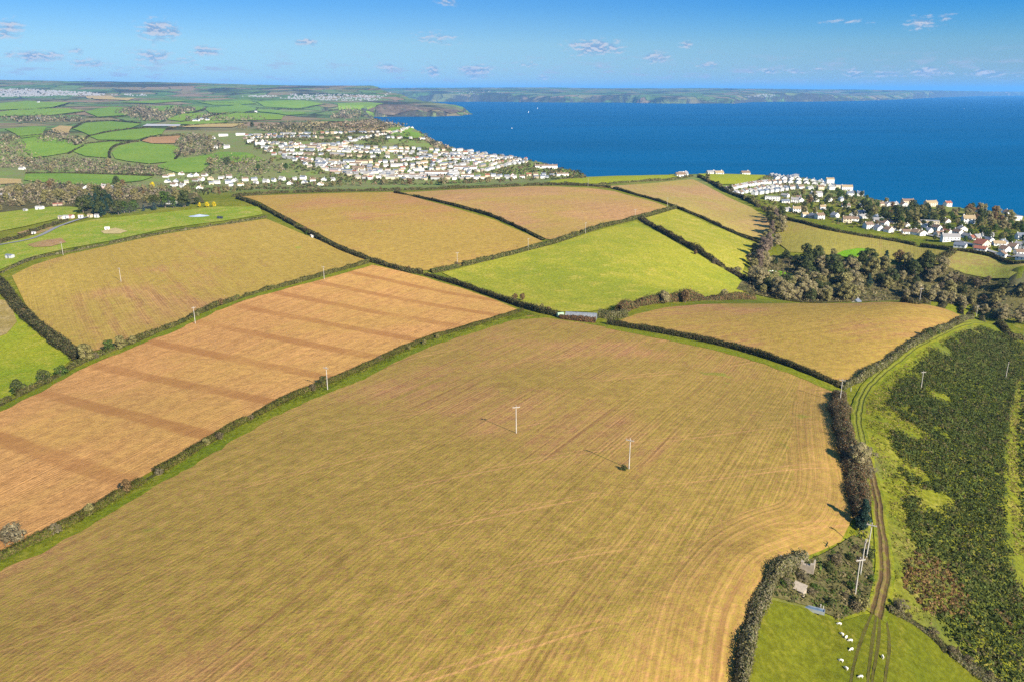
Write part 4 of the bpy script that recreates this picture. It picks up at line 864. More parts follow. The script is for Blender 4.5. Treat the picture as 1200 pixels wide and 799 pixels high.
hedge([(752,258),(770,269),(800,286),(830,303),(850,315),(872,329)], 'thick brown hedge between the two bright green pastures', 3.4, 6, RUSTY[1:3]+DARK+OLIVE[:1], rag=.7, dens=1.7)
hedge([(725,368),(745,359),(780,354),(820,352),(850,351),(882,351)], 'tall brown hedge at the bottom of the bright green pasture', 4.0, 8, RUSTY+OLIVE, rag=.6, dens=1.7)
hedge([(656,373),(668,375),(685,377),(698,378)], 'rust-brown hedge hiding the front of the polytunnel', 2.5, 3.2, RUSTY, rag=.5, dens=1.8)
hedge([(701,372),(712,373),(722,373),(732,371)], 'square clipped olive hedge enclosing a yard by the polytunnel', 3.6, 6, OLIVE+GREY[:1], rag=.15, dens=1.9)
hedge([(712,380),(760,388),(820,399),(870,411),(920,427),(960,443),(986,454)], 'dark trimmed hedge between the near stubble field and valley field', 2.3, 3.4, DARK, rag=.4, dens=1.8)
hedge([(985,456),(1005,447),(1020,438),(1050,417),(1080,399),(1110,384),(1138,373)], 'grassy hedge bank up the gorse side of the valley field', 2.4, 4.0, GREY+OLIVE+BANK[:2], rag=.6, dens=1.7)
hedge([(1137,372),(1126,364),(1105,359),(1080,355.5),(1056,354)], 'dark hedge on the far brow of the valley field', 2.6, 4.5, DARK, rag=.4, dens=1.7)
hedge([(983,463),(984,490),(991,520),(1000,555),(1005,585),(1008,612)], 'tall dark and rusty hedge beside the muddy farm track', 2.8, 6.0, DARK+RUSTY+GREY[:2], rag=.6, dens=1.8)
hedge([(940,655),(915,668),(898,690),(885,720),(876,755),(868,800),(862,850)], 'grey bramble hedge between the near stubble field and sheep pasture', 1.9, 3.0, GREY+OLIVE+[(0.24, 0.19, 0.11)], rag=.6, dens=1.8)
hedge([(818,208),(835,216),(850,225),(870,233),(890,243)], 'dark hedge behind the white terrace on the headland', 3, 5, DARK+OLIVE, rag=.6)
hedge([(908,253),(930,260),(960,268),(1000,276),(1050,284),(1090,291),(1118,296)], 'dark hedge along the back gardens of the coastal village', 2.6, 4.5, DARK+OLIVE[:1], rag=.4, dmin=VD)
hedge([(1118,296),(1105,303),(1092,308),(1070,312)], 'brown hedge dividing the two fields beyond the valley wood', 3.2, 6, OLIVE+DARK, rag=.5, dmin=VD)
hedge([(1122,294),(1160,301),(1200,309),(1250,319)], 'dark hedge under the red-roofed houses of the coastal village', 2.4, 4, DARK, rag=.5, dmin=VD)
hedge([(638,217),(690,218),(740,214),(790,211),(812,207)], 'olive hedge between the headland pasture and coastal tan field', 2.0, 3.6, OLIVE, rag=.6)
hedge([(1040,714),(1070,729),(1098,752),(1110,765)], 'low dark scrubby hedge at the top corner of the sheep pasture', 1.1, 2.6, DARK+OLIVE+GREY[:1], rag=.9)
hedge([(1112,764),(1135,780),(1165,803),(1200,830)], 'low olive scrubby hedge between the sheep pasture and gorse slope', 1.2, 3, OLIVE+GREY[:2], rag=.9)
hedge([(1150,374),(1175,386),(1200,399),(1240,420)], 'dark hedge along the top edge of the gorse slope', 2.4, 5, DARK+OLIVE, rag=.6)
hedge([(-40,297),(0,286),(30,277),(60,266),(80,259)], 'dark broken hedge beside the grey lane', 2.4, 4.5, DARK+OLIVE, rag=1.0)
FH = [[(85,151),(100,144),(130,142.5),(165,145)], [(105,160.5),(150,152.5),(178,150.3)], [(50,160),(83,166),(90,171),(105,160)], [(165,166),(176,161.5),(212,159)], [(100,170),(130,166.6),(152,167),(163,166.5)], [(129,186),(128,180),(134,172.5),(152,167.7)],
 [(100,204.5),(180,207)], [(30,204.5),(100,204)], [(205,188),(214,174)], [(0,165),(50,159)], [(80,181),(98,172)], [(195,152),(235,147),(290,145.5)], [(0,138),(60,136.5),(100,131.5)], [(100,139),(148,136.5),(160,128)], [(0,130.5),(60,127.5),(82,121)], [(180,131.5),(225,133.5),(242,127)], [(245,133.5),(270,134.5),(302,128)], [(212,143.5),(236,139.5),(300,132.5)], [(300,127),(350,128.5),(382,123)], [(380,149.5),(392,144),(440,144)], [(405,151.3),(452,149.6),(466,146.5)], [(452,156),(438,157.5),(408,157)], [(230,120),(300,122.5)], [(385,131),(440,129.5),(452,122)]]
FL = ['above the small tan hill field', 'below the upper green hill field', 'beside the long green hillside pasture', 'over the far brown ploughed patch', 'above the curved green valley pastures', 'curving between the two green valley pastures', 'below the flat valley-bottom pasture', 'above the flat valley-bottom pasture', 'beside the large valley pasture', 'under the far western pasture', 'below the western hillside pasture', 'above the white fleece strip', 'under the far western hill pasture', 'beside the purple hill wood', 'on the far western ridge', 'under the far central pasture', 'left of the far dark copse', 'right of the far dark copse', 'on the ridge behind the white farm', 'above the brown cliff-top field', 'between the two brown cliff-top fields', 'below the brown cliff-top fields', 'on the farthest green ridge', 'above the bay beach']
for q, l_ in zip(FH, FL): hedge(q, 'thin dark distant hedge '+l_, 3.0, 5, DARK, rag=.5, dens=1.1)
HB = [('dbush', 3), ('obush', 3), ('rust', 1), ('ebush', 1), ('grbush', 1)]
for nm, q in (('of the skyline hedge', [(300,228),(400,224.5),(460,223),(520,221.5),(600,219),(680,217)]), ('of the water-tank hedge', [(300,240),(360,272),(440,307),(495,321)]), ('of the green pasture hedge', [(515,318),(600,298),(700,268),(790,244)]), ('of the western hedge', [(110,420),(200,384),(300,344),(425,310)]), ('of the far-west hedge', [(0,330),(30,370),(90,418)]), ('of the dark pasture hedge', [(510,326),(580,349),(645,368)]), ('of the valley bank', [(1000,449),(1050,417),(1130,376)]), ('of the grassy bank', [(60,626),(200,546),(300,488),(450,421),(560,380)]), ('of the meadow hedge', [(20,312),(80,296),(180,276),(300,256)]), ('of the track hedge', [(985,470),(986,500),(1000,555),(1006,600)])):
    HEDGEROWS.append((nm, q))
# ---- trees
kinds()
V = dict(dmin=VD)
for nm, q in HEDGEROWS: wood(nm, 'shrubs '+nm, q, 11, HB, 3.6, along=2.0, keep=.55)
wood('of the valley wood', 'trees of the valley wood', [(880,352),(884,337),(905,334),(960,335),(1000,338),(1012,346),(1000,353),(940,355)], 7.6, [('bare', 4), ('olive', 5), ('ever', 2)], 11.5, **V)
wood('of the upper wood', 'trees of the upper valley wood', [(938,333),(932,318),(944,305),(962,301),(1000,307),(1020,305),(1040,309),(1062,306),(1085,309),(1100,318),(1105,336),(1060,342),(1005,338)], 9.6, [('ever', 6), ('olive', 4), ('rust', 1), ('bare', 2), ('blue', 1), ('ebush', 1)], 11, **V)
wood('of the eastern scrub', 'trees of the eastern valley scrub', [(1100,318),(1130,325),(1160,331),(1200,342),(1245,354),(1245,380),(1200,374),(1150,360),(1105,348)], 8.8, [('dbush', 7), ('olive', 2), ('bare', 2), ('ebush', 1)], 9.5, **V)
wood('under the valley brow', 'rounded grey trees under the brow', [(1055,352),(1060,344),(1100,347),(1145,358),(1200,374),(1200,383),(1140,366),(1100,356)], 8.5, [('bare', 6), ('olive', 3)], 9.5, dmin=490)
wood('along the coastal hedge', 'trees along the coastal hedge', [(828,213),(845,221),(865,231),(885,241),(903,250)], 11, [('dbush', 3), ('ever', 2), ('olive', 2)], 7, along=7)
wood('of the lane belt', 'trees of the lane belt', [(908,252),(911,268),(905,285),(898,300),(888,315),(880,332)], 6.5, [('bare', 4), ('olive', 3), ('dbush', 2), ('ever', 2)], 10, along=13)
for k, (x, y, h) in enumerate([(893,306,17), (899,296,16), (889,316,16), (904,276,13), (908,262,12)]):
    plant('pink', at(x, y, 500), h, ['tallest pinkish-grey bare tree rising above the lane belt', 'tall pinkish-grey tree just uphill of the tallest one', 'tall pinkish-grey tree just downhill of the tallest one', 'pinkish-grey bare tree half way up the lane belt', 'pinkish-grey bare tree at the top of the lane belt'][k], 'tall pinkish trees in the lane belt')
wood('by the bright glade', 'trees round the bright glade', [(902,312),(915,303),(935,302),(945,312),(942,324),(930,320),(912,316)], 10, [('ever', 6), ('ebush', 3), ('blue', 1)], 9, **V)
wood('among the village gardens', 'garden trees of the coastal village', [(925,246),(935,230),(960,222),(1000,228),(1050,243),(1110,246),(1150,250),(1200,264),(1235,300),(1180,296),(1110,284),(1050,271),(990,262),(950,254)], 18, [('rust', 1), ('green', 4), ('olive', 3), ('ever', 4), ('bare', 1), ('gbush', 3), ('dbush', 1)], 7, dmin=560)
wood('beside the seafront villas', 'dark garden trees behind the seafront', [(1008,252),(1012,245),(1030,250),(1052,252),(1085,246),(1098,256),(1090,264),(1060,266),(1035,262)], 10.5, [('ever', 7), ('blue', 2), ('olive', 2)], 9.5, dmin=600)
wood('of the eastern shoreline', 'trees along the eastern shoreline', [(1120,255),(1128,246),(1160,250),(1180,257),(1190,268),(1170,272),(1140,264)], 14, [('rust', 2), ('bare', 2), ('olive', 3), ('ever', 3), ('green', 1)], 9, dmin=600)
# west
wood('of the blue-green clump', 'big evergreens of the western clump', [(97,250),(100,240),(118,234),(132,238),(134,252),(115,256)], 9.5, [('blue', 5), ('ever', 3)], 11.5)
wood('along the evergreen belt', 'evergreen belt behind the meadow', [(140,252),(155,249),(175,247),(195,244),(215,243),(232,240)], 7, [('ever', 4), ('blue', 2), ('green', 2)], 12, along=8)
wood('of the western wood', 'bare trees of the western wood', [(-10,252),(-10,226),(60,218),(110,220),(190,224),(228,230),(232,236),(180,240),(135,238),(100,236),(60,243)], 24, [('bare', 6), ('olive', 5), ('dbush', 2), ('rust', 1)], 9.5)
wood('of the stream wood', 'bare trees of the stream wood', [(-10,202),(-10,176),(20,172),(50,188),(110,187),(150,193),(190,198),(192,207),(100,202.5),(30,202.5)], 58, [('bare', 6), ('dbush', 3), ('olive', 2)], 12)
wood('of the school wood', 'trees of the wood below the school', [(205,185),(208,166),(225,159),(245,162),(262,172),(245,182)], 45, [('bare', 6), ('dbush', 3), ('olive', 2)], 12)
wood('of the town wood', 'trees of the wood below the town', [(240,204),(248,191),(300,186),(322,190),(350,200),(330,208),(290,206)], 38, [('bare', 5), ('olive', 3), ('ever', 1), ('green', 1)], 10)
wood('behind the skyline hedge', 'scrub behind the skyline hedge', [(255,228),(290,221),(330,219),(400,218),(460,217),(520,217),(600,214)], 13, [('olive', 4), ('bare', 3), ('rust', 1), ('gbush', 1)], 7, along=36)
wood('of the hilltop row', 'trees on the hill above the town', [(282,152),(310,149),(340,148),(370,147)], 24, [('olive', 3), ('bare', 3), ('ever', 2)], 11, along=30)
plant('yell', at(179,223), 11, 'bright golden-yellow conifer at the edge of the western wood'); plant('ever', at(137,219), 15, 'dark rounded evergreen standing alone above the western wood')
plant('rust', at(144,220), 9, 'orange-brown tree beside the dark rounded evergreen'); 
for i, (x, y, k, h, l) in enumerate([(455,162,'ever',12,'big dark evergreen among the upper town houses'), (438,163,'ever',10,'smaller dark evergreen among the upper town houses'), (612,353,'rust',5,'left tree of the brown pair on the dark pasture hedge'), (604,352,'rust',4.5,'right tree of the brown pair on the dark pasture hedge'),
 (635,362,'olive',3.5,'small bare tree in the dark hedge left of the polytunnel'), (778,356,'bare',8,'pale bare tree at the bottom of the bright green pasture'), (803,355,'rust',7,'rust-brown tree beside the pale bare tree'), (848,350,'bare',6.5,'thin bare tree at the bottom right of the bright pasture'),
 (101,424,'olive',9,'large olive tree where the two western hedges meet'), (128,412,'green',5.5,'left bush of the olive row above the ploughed field'), (142,409,'olive',5.5,'middle bush of the olive row above the ploughed field'), (156,404,'olive',5.0,'right bush of the olive row above the ploughed field'), (22,462,'ever',5.5,'round dark evergreen bush in the western pasture corner'), (52,446,'ebush',4.5,'dark bush between the western evergreen and olive tree'), (72,440,'gbush',3.5,'low green bush under the large olive tree'),
 (14,636,'grbush',4.6,'pale leafless bush at the near end of the grassy bank'), (258,514,'dbush',2.2,'small dark bush on the grassy bank'), (378,450,'ebush',3.0,'dark bush on the grassy bank beside a pole'),
 (1003,552,'bare',9.5,'tall bare tree throwing a long shadow on the stubble'), (1013,540,'grbush',4.0,'pale leafless bush across from the tall bare tree'), (1016,560,'grbush',4.5,'grey leafless bush beside the muddy farm track'), (1010,620,'blue',8.5,'dark blue-green conifer beside the muddy farm track'),
 (731,551,'ebush',1.6,'small dark bush at the foot of the field pole'), (1085,396,'ebush',4.2,'round dark bush on the bank of the valley field'), (1096,392,'gbush',3.0,'small green bush next to the round dark one'), (535,313,'dbush',3.2,'dark shrubs beside the ridge pole'),
 (815,299,'rust',4.5,'rusty bush in the hedge between the green pastures'), (838,310,'dbush',4.0,'dark bush low in the hedge between the green pastures'), (863,322,'grbush',5.5,'pale bare bush at the foot of the green pastures'), (360,275,'gbush',2.5,'green bush beside the concrete water tank'), (1147,245,'ever',9,'flat-topped pine on the eastern shoreline')]):
    plant(k, at(x, y), h, l)
wood('by the gorse corner', 'scrub at the corner of the gorse', [(1052,720),(1070,730),(1098,753),(1135,781),(1168,806)], 3.0, [('dbush', 3), ('obush', 4), ('grbush', 2), ('ebush', 1)], 3.6, along=3.5, keep=.75)
wood('of the track thicket', 'bramble thicket by the farm track', [(905,698),(898,686),(915,672),(945,660),(975,645),(1000,630),(1018,640),(1020,680),(1010,715),(985,725),(950,708)], 4.6, [('ebush', 2), ('dbush', 3), ('gbush', 2), ('grbush', 2), ('obush', 3)], 4.0)
# (undergrowth between the trees and bushes follows, as ground cover)
# ---- gorse, bracken, tussocks, woodland far off, garden greenery
def ground_cover(name, px, step, cols, size, n, leaf, keepf=None, dmin=0, hgt=0.8, label=None, upright=0.0):
    c = scatter(line(px, dmin), step); 
    if keepf is not None: c = c[keepf(c) > 0]
    if len(c) == 0: return
    r = size*rng.uniform(0.55, 1.45, len(c))*np.clip(1+0.9*fbm(c[:, 0]/9, c[:, 1]/9, 99, 3), .5, 1.7); i = np.repeat(np.arange(len(c)), n)
    d = rng.normal(size=(len(i), 3)); d[:, 2] = np.abs(d[:, 2])*0.9+0.05; d /= np.linalg.norm(d, axis=1)[:, None]
    P = c[i]+d*r[i][:, None]*np.array([1, 1, hgt])*rng.uniform(.75, 1.08, (len(i), 1)); N = d+rng.normal(size=d.shape)*0.35
    hue = shade(len(c), cols, 0.22)[i]*np.clip(1+rng.normal(size=(len(i), 1))*0.17, .5, 1.6)
    V_, F_, K_ = cards(P, N, leaf*rng.uniform(.7, 1.4, len(i)), hue, 1.2+upright)
    o0 = c.mean(0); o = link(name, mesh_np(name, V_-o0, F_, K_), foliage_mat); o.location = o0; tag(o, label, name.replace('_', ' '), kind='stuff')
gpoly = [(1122,392),(1150,384),(1178,392),(1215,412),(1190,450),(1178,520),(1176,600),(1185,660),(1205,720),(1250,800),(1300,900),(1190,830),(1135,775),(1112,748),(1092,700),(1075,650),(1062,610),(1058,570),(1046,520),(1035,480),(1050,450),(1085,420)]
BRK = [(1058,664),(1076,648),(1095,652),(1116,674),(1132,700),(1130,724),(1105,718),(1082,708),(1064,690)]
def gk(c):
    q = np.array([pixel(p) for p in c]); brk = inpoly(q[:, 0]+9*fbm(c[:, 0]/4, c[:, 1]/4, 90, 2), q[:, 1], BRK); e = np.interp(q[:, 1], [390, 450, 520, 600, 700, 760], [1128, 1075, 1062, 1068, 1095, 1118])
    dx = (q[:, 0]-e)/70.0; return np.where(brk, -1, 1)*0.9+np.where(brk, -3, -0.9)+np.clip(dx, -0.8, 1.1)*0.6+0.08+1.7*fbm(c[:, 0]/26, c[:, 1]/26, 71, 4)+1.5*fbm(c[:, 0]/6, c[:, 1]/6, 77, 2)
GORSE = [(0.066, 0.086, 0.017), (0.082, 0.099, 0.019), (0.054, 0.068, 0.015), (0.080, 0.080, 0.022), (0.058, 0.075, 0.015), (0.066, 0.080, 0.016), (0.05, 0.062, 0.014), (0.062, 0.078, 0.016), (0.07, 0.082, 0.018), (0.10, 0.08, 0.03)]
ground_cover('gorse', gpoly, 1.5, GORSE, 1.5, 22, 0.55, gk, label='dense dark green gorse covering the slope above the valley', hgt=1.0)
ground_cover('gorse', [(1196,440),(1260,430),(1340,520),(1340,800),(1230,740),(1200,640),(1192,540)], 2.3, GORSE, 1.6, 16, 0.8, lambda c: 0.3+fbm(c[:, 0]/20, c[:, 1]/20, 72, 3), label='dark gorse beyond the pale grass strip at the far right')
ground_cover('bracken', [(1056,662),(1075,645),(1095,650),(1118,672),(1135,700),(1132,728),(1105,722),(1080,712),(1062,690)], 1.2, [(0.16, 0.085, 0.03), (0.20, 0.12, 0.045), (0.12, 0.07, 0.03), (0.10, 0.10, 0.03)], 1.0, 16, 0.5, lambda c: 0.35+fbm(c[:, 0]/8, c[:, 1]/8, 73, 3), label='rust-brown dead bracken in a patch beside the gorse')
ground_cover('bracken', [(1150,690),(1200,680),(1260,760),(1200,770)], 2.2, [(0.16, 0.085, 0.03), (0.20, 0.12, 0.045), (0.08, 0.07, 0.03)], 1.1, 14, 0.6, lambda c: -0.05+fbm(c[:, 0]/8, c[:, 1]/8, 79, 3), label='scattered rusty bracken lower down among the gorse')
ground_cover('gorse_fringe', [(1020,478),(1050,440),(1090,408),(1130,388),(1120,420),(1085,470),(1070,520),(1078,570),(1085,620),(1095,660),(1050,640),(1046,590),(1036,540)], 3.4, GORSE, 1.25, 30, 0.42, lambda c: -0.10+1.6*fbm(c[:, 0]/9, c[:, 1]/9, 88, 3), label='separate dark gorse bushes dotted through the pale grass by the track')
TUSS = [(0.17, 0.165, 0.016), (0.13, 0.15, 0.010), (0.22, 0.18, 0.035), (0.24, 0.18, 0.06)]
ground_cover('tussock_grass', [(1012,470),(1040,440),(1080,412),(1120,390),(1150,384),(1120,420),(1090,470),(1085,520),(1080,580),(1095,650),(1110,740),(1090,735),(1048,712),(1046,650),(1042,590),(1030,540),(1016,505)], 1.25, TUSS, 0.62, 9, 0.34, lambda c: 0.10+fbm(c[:, 0]/6, c[:, 1]/6, 74, 3), label='pale yellow-green tussock grass between the track and gorse', hgt=0.9)
ground_cover('tussock_grass', [(1186,420),(1196,430),(1192,540),(1200,650),(1188,650),(1180,540)], 1.3, TUSS[2:], 0.6, 9, 0.4, lambda c: 0.15+fbm(c[:, 0]/6, c[:, 1]/6, 75, 3), label='strip of pale straw-coloured grass through the gorse')
ground_cover('verge_weeds', BANKPX+[(640,372),(600,376),(550,391),(500,407),(450,430),(390,458),(350,473),(300,498),(260,520),(200,558),(120,604),(60,638),(0,668),(-60,700)], 1.0, [(0.10, 0.12, 0.008), (0.13, 0.145, 0.010), (0.08, 0.09, 0.008)], 0.5, 7, 0.34, lambda c: 0.06+fbm(c[:, 0]/4, c[:, 1]/4, 76, 3), label='tufts of green weeds along the grassy bank', hgt=.7)
GARD = [(0.07, 0.075, 0.018), (0.10, 0.11, 0.022), (0.15, 0.105, 0.05), (0.045, 0.052, 0.018), (0.17, 0.13, 0.06)]
ground_cover('garden_greenery', [(285,168),(300,158),(380,156),(470,153),(500,165),(540,177),(600,184),(650,191),(688,202),(685,210),(600,213),(500,217),(400,217),(330,217),(350,204),(320,188)], 9.5, GARD, 3.4, 10, 2.3, lambda c: 0.05+fbm(c[:, 0]/30, c[:, 1]/30, 81, 3), label='shrubs and small trees filling the gardens of the hillside town')
ground_cover('garden_greenery', [(850,226),(880,215),(895,207),(920,206),(960,211),(1000,226),(1060,243),(1110,246),(1160,252),(1200,262),(1240,300),(1190,302),(1110,287),(1050,275),(990,266),(940,255),(915,247),(890,238)], 6.5, GARD, 1.9, 11, 1.2, lambda c: 0.08+fbm(c[:, 0]/18, c[:, 1]/18, 82, 3), dmin=560, label='low shrubs and garden hedges between the coastal village houses')
ground_cover('garden_greenery', [(190,222),(196,206),(240,203),(330,209),(400,213),(400,219),(300,223),(240,229)], 9, GARD, 2.4, 10, 1.8, lambda c: 0.0+fbm(c[:, 0]/25, c[:, 1]/25, 83, 3), label='shrubs between the white houses in the valley bottom')
UG = [(0.12, 0.10, 0.04), (0.15, 0.12, 0.05), (0.085, 0.085, 0.03), (0.18, 0.14, 0.07)]
ground_cover('bramble', [(903,699),(897,686),(915,671),(945,659),(975,645),(1000,629),(1006,606),(1020,640),(1021,680),(1011,714),(985,725),(950,710)], 1.35, UG+[(0.06, 0.09, 0.015), (0.08, 0.11, 0.018), (0.055, 0.08, 0.016), (0.07, 0.09, 0.02)], 1.15, 20, 0.42, lambda c: 0.42+fbm(c[:, 0]/7, c[:, 1]/7, 86, 3), label='dense brambles filling the thicket by the farm track')
ground_cover('undergrowth', [(868,351),(872,333),(888,318),(905,305),(945,303),(1010,309),(1085,310),(1120,318),(1160,332),(1200,343),(1255,358),(1255,384),(1200,380),(1140,362),(1050,353),(1000,353),(940,355)], 4.2, UG, 2.7, 16, 1.15, None, dmin=VD, label='brown undergrowth filling the gaps of the valley wood')
WD = [(0.20, 0.155, 0.09), (0.25, 0.19, 0.12), (0.15, 0.125, 0.06), (0.22, 0.19, 0.085), (0.29, 0.225, 0.15), (0.105, 0.105, 0.045)]
for q, s, l in (([(0,196),(0,160),(18,160),(40,185),(30,200)], 16, 'brown wood on the steep valley side at the far left'), ([(45,167),(60,156),(85,161),(104,168),(95,172)], 16, 'brown copse on the western hillside'), ([(140,133),(165,127),(190,134),(225,127),(228,131),(195,141),(170,143)], 26, 'purple-brown wood in a fold of the hills'), ([(0,141),(40,139),(105,141.5),(90,143.5),(20,143)], 24, 'dark belt of trees on the western hills'),
 ([(100,204),(150,196),(195,199),(190,207)], 12, 'grey-brown stream-side wood near the yellow conifer'), ([(335,158),(300,152),(330,147),(400,148),(470,146),(470,151),(420,156),(380,154)], 18, 'trees along the hilltop above the town'), ([(0,238),(-20,225),(40,216),(120,219),(190,222),(215,232),(140,236),(60,242)], 10, 'olive-brown undergrowth of the western wood'), ([(215,139),(260,140),(310,141),(300,143),(220,143)], 34, 'scattered trees behind the white fleece strip'), ([(385,140),(400,130),(420,131),(425,137)], 30, 'dark scrub on the slopes above the bay beach'),
 ([(490,151),(500,155),(513,167),(525,175),(512,175),(500,166)], 9, 'brown scrub down the cliff edge beside the town'), ([(40,188),(100,187),(150,194.5),(188,199.5),(185,204),(100,202.5),(30,201.5)], 14, 'long brown belt of trees along the western valley stream'), ([(205,184),(208,166),(225,159),(247,162),(262,172),(245,182)], 13, 'brown wood on the slope below the hilltop school'), ([(250,185),(310,188),(345,200),(300,207),(240,205)], 12, 'undergrowth of the wood below the town')):
    D_ = np.hypot(*line(q)[:, :2].T).mean(); ground_cover('woodland', q, s, WD, s*0.62, 12, max(2.0, D_*0.0016), None, label=l, hgt=.95)
# ---- the hillside town
random.seed(11)
MASS = []
def house_mass(name, label):
    """the smallest far houses of the upper streets as one mass, each with walls and a pitched roof"""
    ws = sorted({m[3] for m in MASS}); rs = sorted({m[4] for m in MASS}); me = bpy.data.meshes.new(name); V_ = []; F_ = []; I_ = []
    for p, yaw, (L, W, H, rh), w_, r_ in MASS:
        c, s_ = math.cos(yaw), math.sin(yaw); x, y = L/2, W/2; b = len(V_); o = .3; e = H-o*rh/y
        pts = [(-x,-y,-1.5),(x,-y,-1.5),(x,y,-1.5),(-x,y,-1.5),(-x,-y,H),(x,-y,H),(x,y,H),(-x,y,H),(-x,0,H+rh),(x,0,H+rh),(-x-o,-y-o,e+.1),(x+o,-y-o,e+.1),(x+o,0,H+rh+.1),(-x-o,0,H+rh+.1),(x+o,y+o,e+.1),(-x-o,y+o,e+.1)]
        V_ += [(p[0]+a*c-d*s_, p[1]+a*s_+d*c, p[2]+z) for a, d, z in pts]
        for f, k in (((0,1,5,4), 0), ((2,3,7,6), 0), ((1,2,6,9,5), 0), ((3,0,4,8,7), 0), ((10,11,12,13), 1), ((13,12,14,15), 1)): F_.append(tuple(b+q for q in f)); I_.append(ws.index(w_) if k == 0 else len(ws)+rs.index(r_))
    me.from_pydata(V_, [], F_)
    for w_ in ws: me.materials.append(WALLS[w_])
    for r_ in rs: me.materials.append(ROOFS[r_])
    me.polygons.foreach_set('material_index', I_); tag(link(name, me), label, 'houses', kind='stuff')
def town():
    rf = ['brown-roofed']*4+['slate-roofed']*6+['tan-roofed']*2+['grey-roofed']*6+['red-roofed']; wl = ['white']*10+['cream']*4+['pale grey']*4+['pink', 'stone', 'stone']
    N_ = 15; SK = (); L0 = [(285,160),(285,163),(290,167),(296,171),(303,174.5),(308,178),(318,182),(328,185.5),(338,189),(348,192.5),(358,196),(372,199.5),(390,203),(402,206.5),(415,210)]
    R0 = [(470,156),(497,164),(518,171),(540,177),(560,181),(585,184),(610,186.5),(632,189.5),(648,193),(660,196.5),(672,199),(682,201.5),(688,204),(668,206.5),(640,209)]
    for k in range(N_):
        if k in SK: continue
        a, b = L0[k], R0[k]; m = ((a[0]+b[0])/2, (a[1]+b[1])/2-(.6 if k < 6 else -1.4)); P, S = resample(line([a, m, b], 880), 2.0); t, n = frame(P); s = random.uniform(0, 8); near = k >= 10; dens = .75 if k in (1, 6, 9, 12) else .96
        while s < S[-1]:
            q = random.random(); kind = ('semi' if q < .52 else 'detached' if q < .68 else 'bungalow' if q < .8 else 'gable' if q < .88 else 'terrace') if k > 4 else ('semi' if q < .7 else 'terrace' if q < .86 else 'detached')
            L = {'terrace': 22, 'gable': 7.5}.get(kind, 8.8); i2 = min(int(np.searchsorted(S, s+L/2)), len(P)-1); p = P[i2]; yaw = math.atan2(t[i2][1], t[i2][0])+random.uniform(-.15, .15)
            q2 = p[:2]+n[i2]*random.uniform(-6, 6); p3 = np.array([q2[0], q2[1], float(zt(q2[0], q2[1]))]); w_, r_ = random.choice(wl), random.choice(rf)
            if random.random() < dens:
                if near: house(0, 0, kind, w_, r_, yaw, False, f"in the {['fourth lowest', 'fifth lowest', 'third lowest', 'second lowest', 'lowest'][[1, 0, 2, 3, 4][k-10]]} row of town", 'houses of the hillside town', p=p3, sc_=.60)
                else: MASS.append((p3, yaw, {'semi': (7.8, 5.5, 2.9, 2.0), 'detached': (6.6, 5.5, 3.0, 2.0), 'bungalow': (8, 5.8, 2.0, 1.8), 'gable': (6.2, 5.6, 2.7, 2.1), 'terrace': (20, 5.5, 2.9, 2.0)}[kind], w_, r_))
            s += L+random.choice([.5, .8, 1.5, 2.5, 4, 6])
    house_mass('hillside_houses', 'white houses packed in streets up the slope of the hillside town')
    for px, py, k in [(545,199,'longterrace'),(512,205,'longterrace'),(640,197.5,'longterrace')]: house(px, py, k, 'white', 'brown-roofed', .05, False, 'among the long white town terraces', 'long terraces of the hillside town', dmin=900, sc_=.75)
    for px, py, k, y in [(262,160,'block',.1),(282,159,'block',-.1),(250,163,'gable',.2),(296,167,'block',.1),(306,170,'block',0),(252,175,'semi',.1),(266,174,'semi',0)]: house(px, py, k, 'white', 'grey-roofed', y, False, 'around the hilltop school', 'school buildings above the green valley pasture', dmin=900, sc_=.8)
town()
def valley():
    pts = [(195,208),(203,206),(212,206),(222,207),(230,207),(240,206),(198,214),(208,214),(218,215),(228,213),(238,212),(248,211),(258,210),(268,209),(246,217),(256,216),(266,215),(276,213),(286,212),(296,211),(205,219),(216,220),(272,219),(282,218),(300,216),(312,214),(322,213),(332,211),(345,211),(356,210),(368,213),(380,212),(392,212),(236,222),(340,216),(358,215),(376,217)]
    for x, y in pts: house(x+random.uniform(-2, 2), y+random.uniform(-.7, .7), random.choice(['gable', 'detached', 'bungalow', 'gable', 'semi', 'cottage']), random.choice(['white']*7+['cream', 'pale grey']), random.choice(['slate-roofed', 'slate-roofed', 'brown-roofed', 'tan-roofed', 'grey-roofed']), random.uniform(-.5, .5), False, 'of the valley-bottom houses', 'houses in the valley bottom', dmin=850, sc_=.68)
    for x, y, k, w_ in [(102,222,'gable','white'),(124,222,'detached','pink'),(6,231,'bungalow','pale grey'),(14,236,'bungalow','cream'),(128,222,'bungalow','pale grey'),(26,199,'bungalow','white'),(201,240,'bungalow','white')]: house(x, y, k, w_, 'grey-roofed', random.uniform(-.4, .4), False, 'among the western trees', 'farm houses among the western trees', sc_=.75)
    for x, y in [(232,143),(237,141),(243,142),(228,143),(45,121),(300,132),(32,140),(46,141)]: house(x, y, 'detached', 'white', 'slate-roofed', random.uniform(-.4, .4), False, 'on the distant hills', 'farmhouses on the distant hills')
valley()
